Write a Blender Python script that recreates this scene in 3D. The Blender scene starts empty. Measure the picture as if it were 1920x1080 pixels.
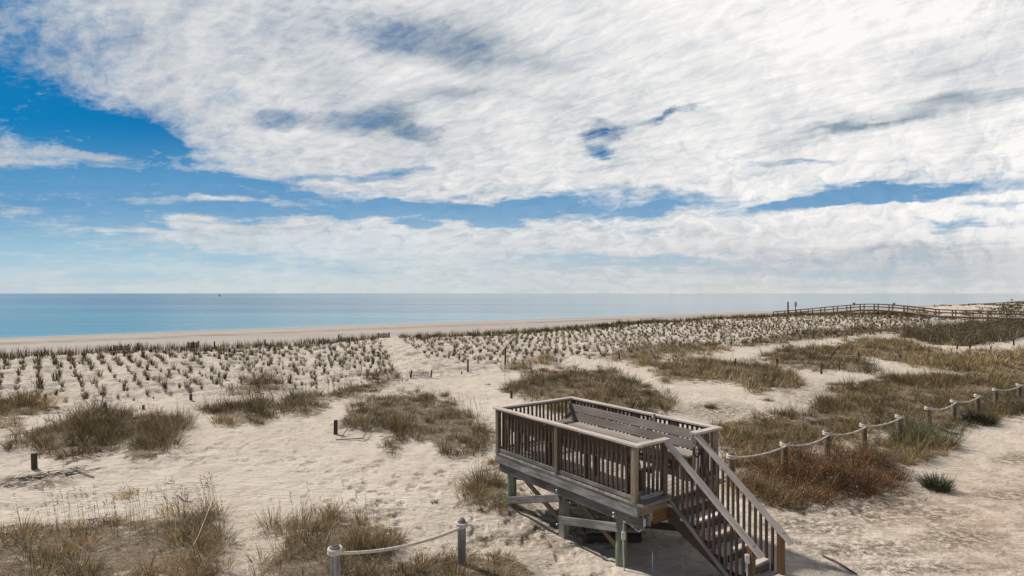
import bpy, math, random
import numpy as np
random.seed(7)
RNG = np.random.default_rng(11)
scene = bpy.context.scene
COL = scene.collection
F = 1130.0            # focal length in pixels of the 1920 px wide photograph
CAMH = 4.4
# ---------------------------------------------------------------- camera
cam = bpy.data.cameras.new("camera")
cam.lens = F/1920*36.0
cam.sensor_width = 36
cam.shift_y = 10/1920
cam.clip_start = 0.1
cam.clip_end = 90000
cam_o = bpy.data.objects.new("camera", cam)
cam_o.location = (0, 0, CAMH)
cam_o.rotation_euler = (math.radians(90), 0, 0)
COL.objects.link(cam_o)
scene.camera = cam_o
# ---------------------------------------------------------------- sun
SUN_AZ, SUN_EL = math.radians(-52), math.radians(43)      # azimuth from +Y towards +X
sun = bpy.data.lights.new("sun", 'SUN')
sun.energy = 5.0
sun.angle = math.radians(3.0)
sun.color = (1.0, 0.95, 0.88)
sun_o = bpy.data.objects.new("sun", sun)
sun_o.rotation_euler = (math.radians(90)-SUN_EL, 0, math.pi-SUN_AZ)
COL.objects.link(sun_o)
scene.view_settings.view_transform = 'Standard'
scene.view_settings.look = 'None'
scene.view_settings.exposure = 0.0
scene.view_settings.gamma = 1.0
scene.cycles.use_denoising = True
scene.cycles.max_bounces = 5
scene.cycles.diffuse_bounces = 3
scene.cycles.glossy_bounces = 2
scene.cycles.transmission_bounces = 2

# ---------------------------------------------------------------- node helpers
class NT:
    def __init__(s, tree):
        s.t = tree
        for n in list(tree.nodes): tree.nodes.remove(n)
    def n(s, kind, **kw):
        nd = s.t.nodes.new(kind)
        for k, v in kw.items():
            setattr(nd, k, v)
        return nd
    def l(s, a, b): s.t.links.new(a, b)
    def put(s, inp, v):
        if isinstance(v, bpy.types.NodeSocket): s.l(v, inp)
        elif v is not None:
            try: inp.default_value = v
            except Exception: inp.default_value = tuple(v)+(1,)
    def m(s, op, a, b=None, c=None, clamp=False):
        nd = s.n('ShaderNodeMath', operation=op); nd.use_clamp = clamp
        s.put(nd.inputs[0], a)
        if b is not None: s.put(nd.inputs[1], b)
        if c is not None: s.put(nd.inputs[2], c)
        return nd.outputs[0]
    def v(s, op, a, b=None):
        nd = s.n('ShaderNodeVectorMath', operation=op)
        s.put(nd.inputs[0], a)
        if b is not None: s.put(nd.inputs[1], b)
        return nd.outputs['Value'] if op in ('LENGTH', 'DOT_PRODUCT') else nd.outputs[0]
    def mapr(s, v, a, b, c=0.0, d=1.0, smooth=True):
        nd = s.n('ShaderNodeMapRange', interpolation_type='SMOOTHSTEP' if smooth else 'LINEAR')
        for i, x in enumerate((v, a, b, c, d)): s.put(nd.inputs[i], x)
        return nd.outputs[0]
    def mix(s, f, a, b, blend='MIX'):
        nd = s.n('ShaderNodeMix', data_type='RGBA', blend_type=blend)
        s.put(nd.inputs[0], f); s.put(nd.inputs[6], a); s.put(nd.inputs[7], b)
        return nd.outputs[2]
    def noise(s, vec, scale, detail=4, rough=0.5, dist=0.0, col=False):
        nd = s.n('ShaderNodeTexNoise')
        if vec is not None: s.l(vec, nd.inputs['Vector'])
        nd.inputs['Scale'].default_value = scale; nd.inputs['Detail'].default_value = detail
        nd.inputs['Roughness'].default_value = rough; nd.inputs['Distortion'].default_value = dist
        return nd.outputs['Color' if col else 'Fac']
    def mapping(s, vec, loc=(0,0,0), rot=(0,0,0), scale=(1,1,1), kind='POINT'):
        nd = s.n('ShaderNodeMapping', vector_type=kind)
        s.l(vec, nd.inputs[0])
        nd.inputs[1].default_value = loc; nd.inputs[2].default_value = rot; nd.inputs[3].default_value = scale
        return nd.outputs[0]
    def comb(s, x, y, z=0.0):
        nd = s.n('ShaderNodeCombineXYZ'); s.put(nd.inputs[0], x); s.put(nd.inputs[1], y); s.put(nd.inputs[2], z)
        return nd.outputs[0]
    def sep(s, v):
        nd = s.n('ShaderNodeSeparateXYZ'); s.l(v, nd.inputs[0]); return nd.outputs

# ---------------------------------------------------------------- world: Nishita sky under a drifting cloud sheet
world = bpy.data.worlds.new("World")
scene.world = world
world.use_nodes = True
W = NT(world.node_tree)
out = W.n('ShaderNodeOutputWorld'); bg = W.n('ShaderNodeBackground')
W.l(bg.outputs[0], out.inputs[0])
STR = 0.1
bg.inputs[1].default_value = STR
sky = W.n('ShaderNodeTexSky', sky_type='NISHITA')
sky.sun_disc = False
sky.sun_elevation = SUN_EL
sky.sun_rotation = SUN_AZ
sky.air_density = 1.0; sky.dust_density = 0.6; sky.ozone_density = 2.0
geo = W.n('ShaderNodeTexCoord')
d = W.v('NORMALIZE', geo.outputs['Generated'])
dx, dy, dz = W.sep(d)
ay = W.m('MAXIMUM', W.m('ABSOLUTE', dy), 0.12)
U = W.m('MULTIPLY', W.m('DIVIDE', dx, ay), 11.30)
V = W.m('MULTIPLY', W.m('DIVIDE', dz, ay), 11.30)
P0 = W.comb(U, V, 0.0)                       # hundreds of px, direction space fixed to the world
zz = W.m('ADD', W.m('MAXIMUM', dz, 0.0), 0.075)
Q = W.comb(W.m('DIVIDE', dx, zz), W.m('DIVIDE', dy, zz), 0.0)     # cloud-sheet plane
warp = W.noise(W.mapping(Q, scale=(1, 1, 1)), 1.4, 5, 0.55, col=True)
wv = W.v('MULTIPLY', W.v('SUBTRACT', warp, (0.5, 0.5, 0.5)), (2.0, 1.0, 0.0))
warp2 = W.noise(P0, 1.1, 4, 0.6, col=True)
wv2 = W.v('MULTIPLY', W.v('SUBTRACT', warp2, (0.5, 0.5, 0.5)), (0.9, 0.35, 0.0))
P = W.v('ADD', W.v('ADD', P0, wv), wv2)
def blobs(lst, base):
    acc = base
    for (px, py, rx, ry, rot, amt) in lst:
        ch = W.n('ShaderNodeVectorMath', operation='MULTIPLY_ADD')      # threads the running sum through, keeps the shader stack small
        (W.l(acc, ch.inputs[0]) if isinstance(acc, bpy.types.NodeSocket) else None); ch.inputs[1].default_value = (1e-5, 0, 0); W.l(P, ch.inputs[2])
        mp = W.mapping(ch.outputs[0], loc=((px-960)/100, (550-py)/100, 0), rot=(0, 0, math.radians(rot)), scale=(rx/100, ry/100, 1), kind='TEXTURE')
        r = W.v('LENGTH', mp)
        f = W.mapr(r, 1.6, 0.2, 0.0, amt*1.08)
        acc = W.m('ADD', acc, f)
    return acc
rotq = math.radians(45)
Qs = W.mapping(Q, rot=(0, 0, rotq), scale=(1, 1, 1))
n_streak0 = W.noise(W.mapping(Qs, scale=(0.8, 1.9, 1)), 1.3, 9, 0.6, 0.3)
n_big = W.noise(Q, 0.8, 4, 0.5)
n_cell = W.noise(W.mapping(W.v('ADD', P0, wv2), rot=(0, 0, .35), scale=(1.5, 2.6, 1)), 1.6, 7, 0.68)
n_rip0 = W.noise(W.mapping(Qs, loc=(3, 7, 0), scale=(1.6, 5.5, 1)), 3.0, 6, 0.6, 0.6)
# feathered streaks that flatten towards the horizon and rise slightly to the right
tilt = W.comb(U, W.m('SUBTRACT', V, W.m('MULTIPLY', W.m('MULTIPLY', W.m('MAXIMUM', W.m('ADD', U, 2.0), 0.0), V), 0.055)), 0.0)
n_hor = W.noise(W.mapping(W.v('ADD', tilt, W.v('MULTIPLY', wv2, (0.6, 0.5, 0))), scale=(0.36, 3.4, 1)), 1.0, 9, 0.64, 0.25)
n_fine = W.noise(W.mapping(W.v('ADD', tilt, wv2), scale=(1.3, 4.2, 1)), 2.0, 7, 0.62, 0.5)
low = W.mapr(V, 3.6, 1.2)
n_streak = W.m('ADD', W.m('MULTIPLY', n_streak0, W.m('SUBTRACT', 1.0, low)), W.m('MULTIPLY', n_hor, low))
n_rip = W.m('ADD', W.m('MULTIPLY', W.m('ADD', n_rip0, n_fine), W.m('MULTIPLY', W.m('SUBTRACT', 1.0, low), 0.5)), W.m('MULTIPLY', n_fine, low))
n_soft = W.noise(P0, 0.55, 4, 0.55)
holes = [  # centre px, py, radius x, y, tilt, amount: less cloud
    (150, 110, 480, 190, 0, -0.22), (250, 270, 130, 40, -25, -0.25), (40, 205, 290, 66, -10, -0.66), (190, 245, 120, 30, -16, -0.45), (-100, 60, 170, 150, 0, -0.35),
    (60, 300, 330, 40, -3, -0.12), (150, 370, 460, 95, -2, -0.26), (60, 480, 380, 70, 0, -0.2), (330, 290, 120, 40, -25, -0.22), (300, 345, 300, 24, -3, -0.55), (60, 350, 260, 26, 0, -0.35),
    (120, 400, 380, 28, 0, -0.30), (420, 400, 180, 18, 0, -0.42), (280, 262, 70, 22, -20, -0.3),
    (700, 392, 240, 24, -3, -0.62), (900, 400, 240, 22, 0, -0.62), (1080, 392, 210, 20, 2, -0.55),
    (720, 322, 110, 9, -2, -0.45), (560, 330, 60, 8, 0, -0.35), (950, 345, 60, 9, 8, -0.4),
    (1450, 378, 260, 24, 3, -0.60), (1740, 358, 230, 16, 4, -0.50), (1880, 385, 90, 12, 3, -0.45), (1620, 372, 120, 14, 3, -0.3),
    (1800, 424, 110, 8, 0, -0.42), (1230, 434, 90, 6, 0, -0.3),
    (850, 78, 150, 30, -8, -0.36), (720, 62, 60, 30, 0, -0.24), (545, 214, 58, 13, 6, -0.32), (695, 212, 72, 24, 8, -0.38), (785, 244, 42, 20, -20, -0.34),
    (860, 168, 90, 14, 0, -0.2), (440, 165, 40, 22, 0, -0.16),
    (1120, 262, 36, 26, -30, -0.72), (1155, 282, 32, 9, -10, -0.3), (1240, 218, 100, 13, 16, -0.66), (1110, 308, 60, 8, 2, -0.5),
    (1385, 308, 46, 7, 4, -0.30), (1510, 299, 100, 9, 2, -0.55), (1150, 190, 100, 10, 14, -0.2),
    (1080, 490, 260, 16, 0, -0.45), (560, 480, 140, 6, 0, -0.10), (300, 500, 420, 26, 0, -0.30), (80, 455, 200, 24, 0, -0.34),
    (1700, 520, 420, 30, 0, -0.25),
]
adds = [
    (480, 383, 130, 10, -4, 0.55), (1110, 398, 60, 16, 8, 0.4), (1290, 392, 70, 12, 8, 0.35), (1640, 392, 120, 8, 6, 0.35), (760, 378, 90, 6, -4, 0.3), (200, 325, 160, 6, -3, 0.2), (230, 432, 160, 8, 0, 0.2), (1430, 366, 50, 7, 10, .25), (1820, 372, 90, 6, 5, .3), (1560, 398, 130, 6, 6, .25), (590, 345, 130, 18, -5, 0.30), (930, 352, 80, 12, 12, 0.3), (560, 450, 420, 28, -2, 0.35),
    (1300, 455, 520, 26, 2, 0.35), (1700, 400, 210, 14, 7, 0.35), (60, 305, 250, 6, -3, 0.22), (20, 402, 40, 7, 0, 0.35),
    (170, 462, 70, 6, 0, 0.2), (210, 498, 70, 4, 0, 0.25), (90, 276, 260, 20, -4, 0.42), (60, 330, 200, 8, -2, .2), (330, 310, 90, 14, -10, .25),
    (1500, 120, 700, 220, 5, 0.28), (500, 110, 420, 150, 0, 0.18), (1000, 300, 500, 45, 0, 0.12)]
den = W.m('ADD', 0.70, W.m('MULTIPLY', W.m('SUBTRACT', n_streak, 0.5), 0.70))
den = W.m('ADD', den, W.m('MULTIPLY', W.m('SUBTRACT', n_big, 0.5), 0.35))
den = W.m('ADD', den, W.m('MULTIPLY', W.m('SUBTRACT', n_rip, 0.5), 0.95))
den = W.m('SUBTRACT', den, W.mapr(dy, 0.25, -0.15, 0.0, 0.38))      # cloud thinned behind the camera, out of view, to cut fill light
den = W.m('SUBTRACT', den, W.mapr(dz, 0.62, 0.9, 0.0, 0.45))  # cloud also thinned high above the frame, unseen, to lower the ambient light
den = W.m('ADD', den, W.m('MULTIPLY', W.m('MULTIPLY', W.m('SUBTRACT', n_hor, 0.5), 1.1), W.mapr(V, 3.4, 2.2)))
den = W.m('ADD', den, W.m('MULTIPLY', W.m('SUBTRACT', n_cell, 0.5), 0.95))
hb = blobs(holes, 0.0)
hb = W.m('MULTIPLY', hb, W.m('ADD', 0.95, W.m('MULTIPLY', W.m('SUBTRACT', n_fine, 0.5), 2.2)))
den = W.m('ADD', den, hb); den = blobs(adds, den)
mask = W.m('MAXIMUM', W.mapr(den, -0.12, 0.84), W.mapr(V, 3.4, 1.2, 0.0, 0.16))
# cloud light: greyer towards the north-west corner, brightest towards upper right
shade0 = W.m('ADD', 0.62, W.m('MULTIPLY', U, 0.026))
tex = W.mapr(U, -7.5, 3.0, 0.55, 1.0)
shade = W.m('ADD', shade0, W.m('MULTIPLY', W.m('MULTIPLY', W.m('SUBTRACT', n_rip, 0.5), 1.35), tex))
shade = W.m('ADD', shade, W.m('MULTIPLY', W.m('SUBTRACT', n_soft, 0.5), 0.7))
shade = W.m('ADD', shade, W.m('MULTIPLY', W.m('SUBTRACT', n_streak, 0.5), 0.5))
shade = blobs([(1760, 186, 200, 15, 9, -0.42), (1640, 218, 80, 8, 12, -0.32), (1560, 232, 60, 7, 14, -0.4), (1500, 262, 70, 8, 20, -0.25), (850, 80, 190, 36, -8, -0.45), (700, 215, 90, 30, 5, -0.4),
               (1840, 120, 160, 60, 20, -0.28), (545, 214, 60, 16, 0, -0.35), (785, 244, 50, 22, -20, -0.4), (1700, 470, 260, 16, 0, -0.3), (1500, 20, 330, 90, 0, 0.16), (1700, 500, 420, 26, 0, -0.35), (860, 168, 90, 20, 0, -0.3)], shade)
sh = W.mapr(shade, 0.0, 0.95, smooth=False)
K = 1/STR
ccol = W.mix(sh, (0.26*K, 0.335*K, 0.41*K, 1), (0.98*K, 0.955*K, 0.93*K, 1))
sky_t = W.mix(1.0, sky.outputs[0], (0.012, 0.30, 0.53, 1), 'MULTIPLY')
sky_t = W.mix(W.mapr(V, 3.3, 1.7, 0.0, 0.85), sky_t, (0.085*K, 0.31*K, 0.58*K, 1))
sky_t = W.mix(W.mapr(V, 1.8, 0.5, 0.0, 0.8), sky_t, (0.27*K, 0.52*K, 0.68*K, 1))
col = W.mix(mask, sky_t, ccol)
# pale band over the sea
hz = W.mapr(V, 1.75, 0.0, 0.0, 0.93, smooth=True)
side = W.mapr(U, -8.0, 6.0)
hcol = W.mix(side, (0.47*K, 0.66*K, 0.76*K, 1), (0.55*K, 0.56*K, 0.58*K, 1))
hcol2 = W.mix(W.mapr(V, 0.9, 0.0), hcol, W.mix(side, (0.60*K, 0.68*K, 0.70*K, 1), (0.60*K, 0.61*K, 0.61*K, 1)))
hn = W.m('MULTIPLY', hz, W.m('ADD', 0.8, W.m('MULTIPLY', W.m('SUBTRACT', n_streak, 0.5), 0.7)), clamp=True)
col = W.mix(hn, col, hcol2)
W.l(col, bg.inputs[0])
world.cycles.sampling_method = 'MANUAL'
world.cycles.sample_map_resolution = 1024
# ================================================================ object helpers
def tag(o, label=None, cat=None, group=None, kind=None):
    if label: o['label'] = label
    if cat: o['category'] = cat
    if group: o['group'] = group
    if kind: o['kind'] = kind
    return o
def empty(name, loc=(0, 0, 0), rz=0.0):
    o = bpy.data.objects.new(name, None)
    o.empty_display_size = 0.2
    o.location = loc; o.rotation_euler = (0, 0, rz)
    COL.objects.link(o)
    return o
def copy_tree(o, parent=None):
    c = o.copy(); COL.objects.link(c); c.parent = parent
    for ch in o.children: copy_tree(ch, c)
    return c
def link_mesh(name, me, mat, parent=None):
    o = bpy.data.objects.new(name, me)
    if mat and not me.materials: me.materials.append(mat)
    COL.objects.link(o)
    if parent: o.parent = parent
    return o
def np_mesh(name, verts, tris=None, quads=None, attrs=None, smooth=False):
    me = bpy.data.meshes.new(name)
    verts = np.asarray(verts, dtype=np.float32)
    me.vertices.add(len(verts)); me.vertices.foreach_set('co', verts.ravel())
    idx = []; tot = []
    if quads is not None and len(quads): idx.append(np.asarray(quads).ravel()); tot.append(np.full(len(quads), 4))
    if tris is not None and len(tris): idx.append(np.asarray(tris).ravel()); tot.append(np.full(len(tris), 3))
    idx = np.concatenate(idx).astype(np.int32); tot = np.concatenate(tot).astype(np.int32)
    st = np.concatenate([[0], np.cumsum(tot)[:-1]]).astype(np.int32)
    me.loops.add(len(idx)); me.loops.foreach_set('vertex_index', idx)
    me.polygons.add(len(tot)); me.polygons.foreach_set('loop_start', st)
    try: me.polygons.foreach_set('loop_total', tot)
    except Exception: pass
    if smooth: me.polygons.foreach_set('use_smooth', np.ones(len(tot), dtype=bool))
    for k, (typ, data) in (attrs or {}).items():
        a = me.attributes.new(k, typ, 'POINT')
        a.data.foreach_set('color' if typ == 'FLOAT_COLOR' else ('vector' if typ == 'FLOAT_VECTOR' else 'value'), np.asarray(data, dtype=np.float32).ravel())
    me.update(calc_edges=True)
    return me

# ---------------------------------------------------------------- numpy noise
_perm = RNG.random((256, 256))
def vnoise(x, y):
    xi = np.floor(x).astype(int); yi = np.floor(y).astype(int)
    fx = x-xi; fy = y-yi
    fx = fx*fx*(3-2*fx); fy = fy*fy*(3-2*fy)
    a = _perm[xi & 255, yi & 255]; b = _perm[(xi+1) & 255, yi & 255]
    c = _perm[xi & 255, (yi+1) & 255]; e = _perm[(xi+1) & 255, (yi+1) & 255]
    return (a*(1-fx)+b*fx)*(1-fy)+(c*(1-fx)+e*fx)*fy - 0.5
def fbm(x, y, octaves=4, gain=0.5):
    r = 0; a = 1.0
    for i in range(octaves):
        r = r+a*vnoise(x*2**i+17.3*i, y*2**i+5.1*i); a *= gain
    return r
def sstep(a, b, x):
    t = np.clip((x-a)/(b-a), 0, 1); return t*t*(3-2*t)

# ---------------------------------------------------------------- the lie of the land (metres; camera stands 4.4 m above the near sand)
DS = np.array((0.78, 0.6258)); DN = np.array((-0.6258, 0.78))     # along the shore, towards the sea
SEA_Z, SHORE = -2.5, 121.5
def sp(x, y): return x*DS[0]+y*DS[1], x*DN[0]+y*DN[1]
def unsp(s, p): return s*DS[0]+p*DN[0], s*DS[1]+p*DN[1]
def pinpoly(px, py, poly):
    inside = np.zeros(np.shape(px), bool)
    n = len(poly)
    for i in range(n):
        x1, y1 = poly[i]; x2, y2 = poly[(i+1) % n]
        c = ((y1 > py) != (y2 > py)) & (px < (x2-x1)*(py-y1)/(y2-y1+1e-9)+x1)
        inside ^= c
    return inside
def ground_base(x, y):
    s, p = sp(x, y)
    crest = 0.50+0.40*sstep(30, 80, s)-0.40*sstep(94, 116, s)+0.9*sstep(128, 165, s)
    crest = crest+0.15*fbm(s*0.06, s*0+3.3, 3)*sstep(10, 60, s)
    swale = -0.7*sstep(55, 85, s)*sstep(36, 22, p)*sstep(-60, 10, p)
    up = sstep(24, 46, p)
    down = sstep(47, 58, p)
    z = swale+up*(crest-0)*(1-down)+down*(-0.9)
    z = z - np.where(p > 58, 1.6*((p-58)/(SHORE-58)), 0)
    z = np.where(p > SHORE+40, -3.6, z)
    z = z+0.30*fbm(x*0.11, y*0.11, 3)*sstep(62, 40, p)*sstep(10, 20, np.hypot(x, y))
    z = z+0.10*fbm(x*0.4+9, y*0.4, 3)*sstep(70, 50, p)
    z = z+0.10*fbm(s*0.03, p*0.12, 3)*sstep(60, 70, p)*sstep(SHORE, SHORE-14, p)
    # hollow worn under the platform
    z = z-0.20*np.exp(-(((x-1.9)/2.2)**2+((y-10.3)/1.7)**2))
    return z
def ground_micro(x, y):
    s, p = sp(x, y)
    r = np.hypot(x, y)
    calm = 0.25+0.75*sstep(-.12, .22, fbm(x*.28+3, y*.28+11, 3))
    m = 0.050*fbm(x*1.7, y*1.7, 3, 0.6)*sstep(60, 30, r)*calm
    ft = fbm(x*3.6+40, y*3.6, 2, 0.5)
    m = m-0.055*sstep(0.14, 0.36, ft)*sstep(34, 16, r)*calm*sstep(12.0, 6.0, x)
    # little hummocks and scours among the planted rows
    m = m+0.21*fbm(s*1.2, p*1.9+50, 4, 0.62)*sstep(26, 29, p)*sstep(48, 45, p)
    return m
def ground(x, y): return ground_base(x, y)+ground_micro(x, y)
def proj(x, y, z):
    return 960+F*x/y, 550-F*(z-CAMH)/y
def hit(px, py, add=0.0):
    u = (px-960)/F; v = (550-py)/F
    lo, prev = 4.0, None
    D = np.concatenate([np.arange(4, 60, .05), np.arange(60, 400, .3)])
    z = ground_base(u*D, D)+add
    ray = CAMH+v*D
    i = np.argmax(ray <= z)
    if ray[i] > z[i]: i = len(D)-1
    return float(u*D[i]), float(D[i]), float(z[i]-add)

# ---------------------------------------------------------------- grass patches: footprint outlines on the ground (given where the photograph shows them)
PATCH = {
 # key: (footprint, height, density, palette, name, label, seed heads)
 'a': ([(20,818),(110,795),(200,775),(300,778),(335,790),(338,812),(318,830),(312,858),(240,862),(222,850),(236,832),(192,836),(200,858),(120,872),(70,862),(55,835)], .42, 1.0, 'olive', 'left mound of olive beach grass with tall seed stalks beside a short post', .05),
 'b': ([(-120,760),(20,752),(70,755),(118,772),(60,784),(30,798),(-100,800)], .45, 1.0, 'olive', 'dark beach grass clump at the far left edge below the planted rows', .03),
 'b2': ([(-80,838),(12,835),(24,850),(-10,862),(-80,860)], .3, .8, 'mixed', 'small tan grass clump at the left edge beside the debris heap', .0),
 'c': ([(378,768),(440,755),(500,762),(492,790),(440,797),(395,786)], .36, 1.0, 'olive', 'compact dark grass clump left of the long grass ridge', .02),
 'd': ([(430,738),(465,718),(522,708),(530,728),(495,742)], .42, .9, 'olive', 'hazy brown grass clump just below the left planted rows', .04),
 'e': ([(498,778),(540,755),(600,738),(680,722),(735,703),(762,712),(706,732),(670,744),(612,752),(607,775),(565,784),(520,776)], .4, 1.0, 'olive', 'long curved ridge of olive grass above the open sand', .03),
 'f': ([(618,800),(650,782),(690,760),(735,738),(800,742),(850,762),(885,785),(926,812),(922,845),(890,852),(850,856),(812,850),(815,836),(770,820),(752,840),(718,858),(716,835),(735,812),(690,808),(640,806)], .38, 1.0, 'olive', 'large spreading mound of olive grass left of the platform railing', .02),
 'g': ([(938,735),(960,718),(1010,700),(1070,692),(1150,700),(1195,720),(1250,748),(1262,772),(1180,790),(1060,790),(1000,748),(960,745)], .4, 1.0, 'olive', 'large olive grass mound directly behind the platform', .02),
 'g2': ([(945,692),(985,678),(1028,668),(1042,680),(1000,684),(955,697)], .45, 1.0, 'olive', 'narrow grass lip beside the tall bare post behind the platform', .05),
 'h': ([(1085,672),(1150,664),(1165,652),(1290,645),(1365,652),(1362,662),(1250,666),(1195,676),(1150,674)], .4, .9, 'olive', 'thin grass band bordering the planted rows above the sandy lane', .03),
 'i': ([(1225,702),(1240,686),(1300,672),(1385,680),(1450,690),(1500,706),(1516,724),(1430,738),(1380,722),(1290,716),(1235,712)], .42, 1.0, 'olive', 'broad dark grass mound on pale sand behind the rope fence', .02),
 'i2': ([(1165,684),(1195,672),(1238,668),(1232,682),(1200,692)], .35, .9, 'olive', 'small grass clump left of the broad dark mound', .02),
 'j': ([(1432,668),(1470,652),(1540,650),(1600,668),(1645,690),(1640,702),(1560,696),(1480,694),(1440,684)], .42, 1.0, 'olive', 'grass mound holding the leaning black branch', .02),
 'k': ([(1365,648),(1420,634),(1520,622),(1600,614),(1700,612),(1712,620),(1600,630),(1500,640),(1410,652)], .4, 1.0, 'olive', 'long dark grass band at the foot of the far planted slope', .01),
 'l': ([(1515,658),(1600,642),(1680,638),(1725,655),(1800,664),(1980,655),(1980,712),(1830,706),(1725,694),(1645,672),(1565,666)], .45, 1.2, 'mixed', 'wide brown grass field between the pale path and the dark scrub', .01),
 'm': ([(1685,634),(1720,620),(1780,612),(1840,608),(1990,604),(1990,626),(1920,632),(1885,640),(1810,650),(1735,646),(1720,636)], 1.0, 1.1, 'scrub', 'tall dark scrub below the far boardwalk', .0),
 'n': ([(1500,790),(1545,752),(1600,725),(1660,710),(1760,708),(1980,716),(1980,772),(1872,790),(1822,772),(1800,790),(1750,808),(1700,820),(1640,805),(1560,800)], .32, 1.35, 'mixed', 'broad tan and olive grass field behind the rope fence', .01),
 'o': ([(1350,812),(1385,790),(1440,782),(1500,790),(1600,800),(1640,815),(1600,830),(1500,850),(1385,872),(1352,850)], .26, 1.25, 'mixed', 'low tan and green grass between the platform corner and the rope', .01),
 'p': ([(1372,900),(1400,868),(1470,856),(1560,862),(1640,872),(1692,888),(1700,915),(1650,935),(1560,952),(1480,965),(1420,945),(1380,925)], .45, 1.2, 'rust', 'rust brown brush beside the stairs', .0),
 'q': ([(1600,862),(1620,835),(1690,815),(1760,812),(1785,835),(1770,858),(1700,880),(1640,880)], .5, 1.0, 'sage', 'sage green bushy grass under the rope at the edge of the sand road', .0),
 'q2': ([(1740,812),(1790,782),(1850,776),(1870,790),(1830,800),(1790,812)], .4, 1.0, 'sage', 'dark green grass under the rope just before its gap', .0),
 'q3': ([(1862,768),(1900,758),(1990,752),(1990,772),(1880,776)], .4, 1.0, 'dark', 'dark scrub around the farthest rope posts at the right edge', .0),
 'r': ([(-100,1010),(0,990),(160,985),(300,978),(385,958),(428,985),(405,1010),(432,1045),(400,1092),(380,1130),(-100,1130)], .30, .62, 'straw', 'wide patch of dry straw and brown grass in the lower left corner', .02),
 's': ([(520,1000),(560,985),(610,975),(700,985),(758,998),(762,1015),(735,1040),(700,1130),(470,1130),(498,1060),(540,1025)], .30, .85, 'straw', 'golden dry grass surrounding the nearest rope post', .02),
 't': ([(735,1062),(800,1050),(850,1045),(940,1045),(995,1065),(1015,1130),(720,1130)], .36, .85, 'mixed', 'grey and straw coloured grass at the foot of the second rope post', .03),
 'u': ([(862,942),(878,915),(910,905),(948,905),(972,925),(978,948),(962,968),(915,962),(880,968)], .40, .7, 'mixed', 'dry grass clump around the left green platform leg', .02),
 'v': ([(900,872),(915,862),(932,868),(928,880),(905,880)], .2, .9, 'straw', 'small dry tuft against the left end of the platform', .0),
}
# weeds and litter: (px, py, rx, ry) of bare-ish ground covered with dead leaf litter
LITTER = [(1640,950,140,40),(1500,985,110,18),(1100,985,170,50),(60,905,90,16),(1440,790,90,28),(1340,770,80,22),(1640,760,200,55),(1800,1010,90,28),(1620,1030,150,22),(1760,965,60,18),(1880,930,60,12),(1720,1066,170,16),(1560,990,80,18),(1900,860,50,14),(930,1010,60,14),(700,960,60,10)]

def patch_mask(x, y, z, grow=0.0):
    m = np.zeros_like(x)
    ok = y > 3
    px, py = proj(np.where(ok, x, 0), np.where(ok, y, 1e3), z)
    w = 8.0
    px = px+w*fbm(x*1.5, y*1.5, 2)*2; py = py+w*0.5*fbm(x*1.5+31, y*1.5, 2)*2
    for k, v in PATCH.items():
        poly = v[0]
        xs = [q[0] for q in poly]; ys = [q[1] for q in poly]
        sel = ok & (px > min(xs)) & (px < max(xs)) & (py > min(ys)) & (py < max(ys))
        if sel.any():
            i = np.where(sel)
            m[i] = np.maximum(m[i], pinpoly(px[i], py[i], poly).astype(float))
    return m
# ================================================================ setting: ground sheet
def build_ground():
    inner = np.radians(np.linspace(-46, 46, 1150))
    outer_r = np.radians(np.linspace(46, 180, 70))[1:]
    ang = np.concatenate([-outer_r[::-1], inner, outer_r])     # from +Y, clockwise positive
    r = [2.5]
    while r[-1] < 2600:
        r.append(r[-1]*1.0 + max(0.035, r[-1]*0.0042) * (1 if r[-1] < 130 else 4))
    r = np.array([0.01]+r)
    R, A = np.meshgrid(r, ang, indexing='ij')
    X = R*np.sin(A); Y = R*np.cos(A)
    Z = ground(X, Y)
    Z = np.where(R < 2.6, ground_base(X*0+0.1, Y*0+3), Z)
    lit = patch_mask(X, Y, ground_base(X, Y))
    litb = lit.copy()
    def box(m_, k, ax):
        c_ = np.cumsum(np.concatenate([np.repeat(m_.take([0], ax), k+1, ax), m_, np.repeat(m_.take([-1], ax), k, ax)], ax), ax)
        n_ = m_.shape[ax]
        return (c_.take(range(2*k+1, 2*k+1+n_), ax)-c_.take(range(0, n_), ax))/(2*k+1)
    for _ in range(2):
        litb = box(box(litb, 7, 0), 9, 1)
    Z = Z+0.09*litb*sstep(80, 40, R)
    deb = np.zeros_like(X)
    ok = Y > 3
    px, py = proj(np.where(ok, X, 0), np.where(ok, Y, 1e3), ground_base(X, Y))
    for (cx, cy, rx, ry) in LITTER:
        q = ((px-cx)/rx)**2+((py-cy)/ry)**2
        deb = np.maximum(deb, np.where(ok, np.clip(1.2-q, 0, 1), 0))
    s, p = sp(X, Y)
    road = sstep(-0.5, -3.0, X*0.55-Y*0.84+5.0) * 0  # placeholder, kept flat
    lanes = np.zeros_like(X)
    # sand road on the landward side of the rope line
    d_rope = (X-(-0.8))*(-0.548)+(Y-9.65)*0.836         # signed distance to the rope line, + = seaward
    lanes = sstep(-0.6, -3.2, d_rope)*sstep(5.5, 8.5, X)
    nr, na = R.shape
    i, j = np.meshgrid(np.arange(nr-1), np.arange(na-1), indexing='ij')
    q = np.stack([i*na+j, i*na+j+1, (i+1)*na+j+1, (i+1)*na+j], -1).reshape(-1, 4)
    me = np_mesh('ground', np.stack([X, Y, Z], -1).reshape(-1, 3), quads=q[:, ::-1],
                 attrs={'litter': ('FLOAT', litb), 'debris': ('FLOAT', deb), 'road': ('FLOAT', lanes)}, smooth=True)
    return me

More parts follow.
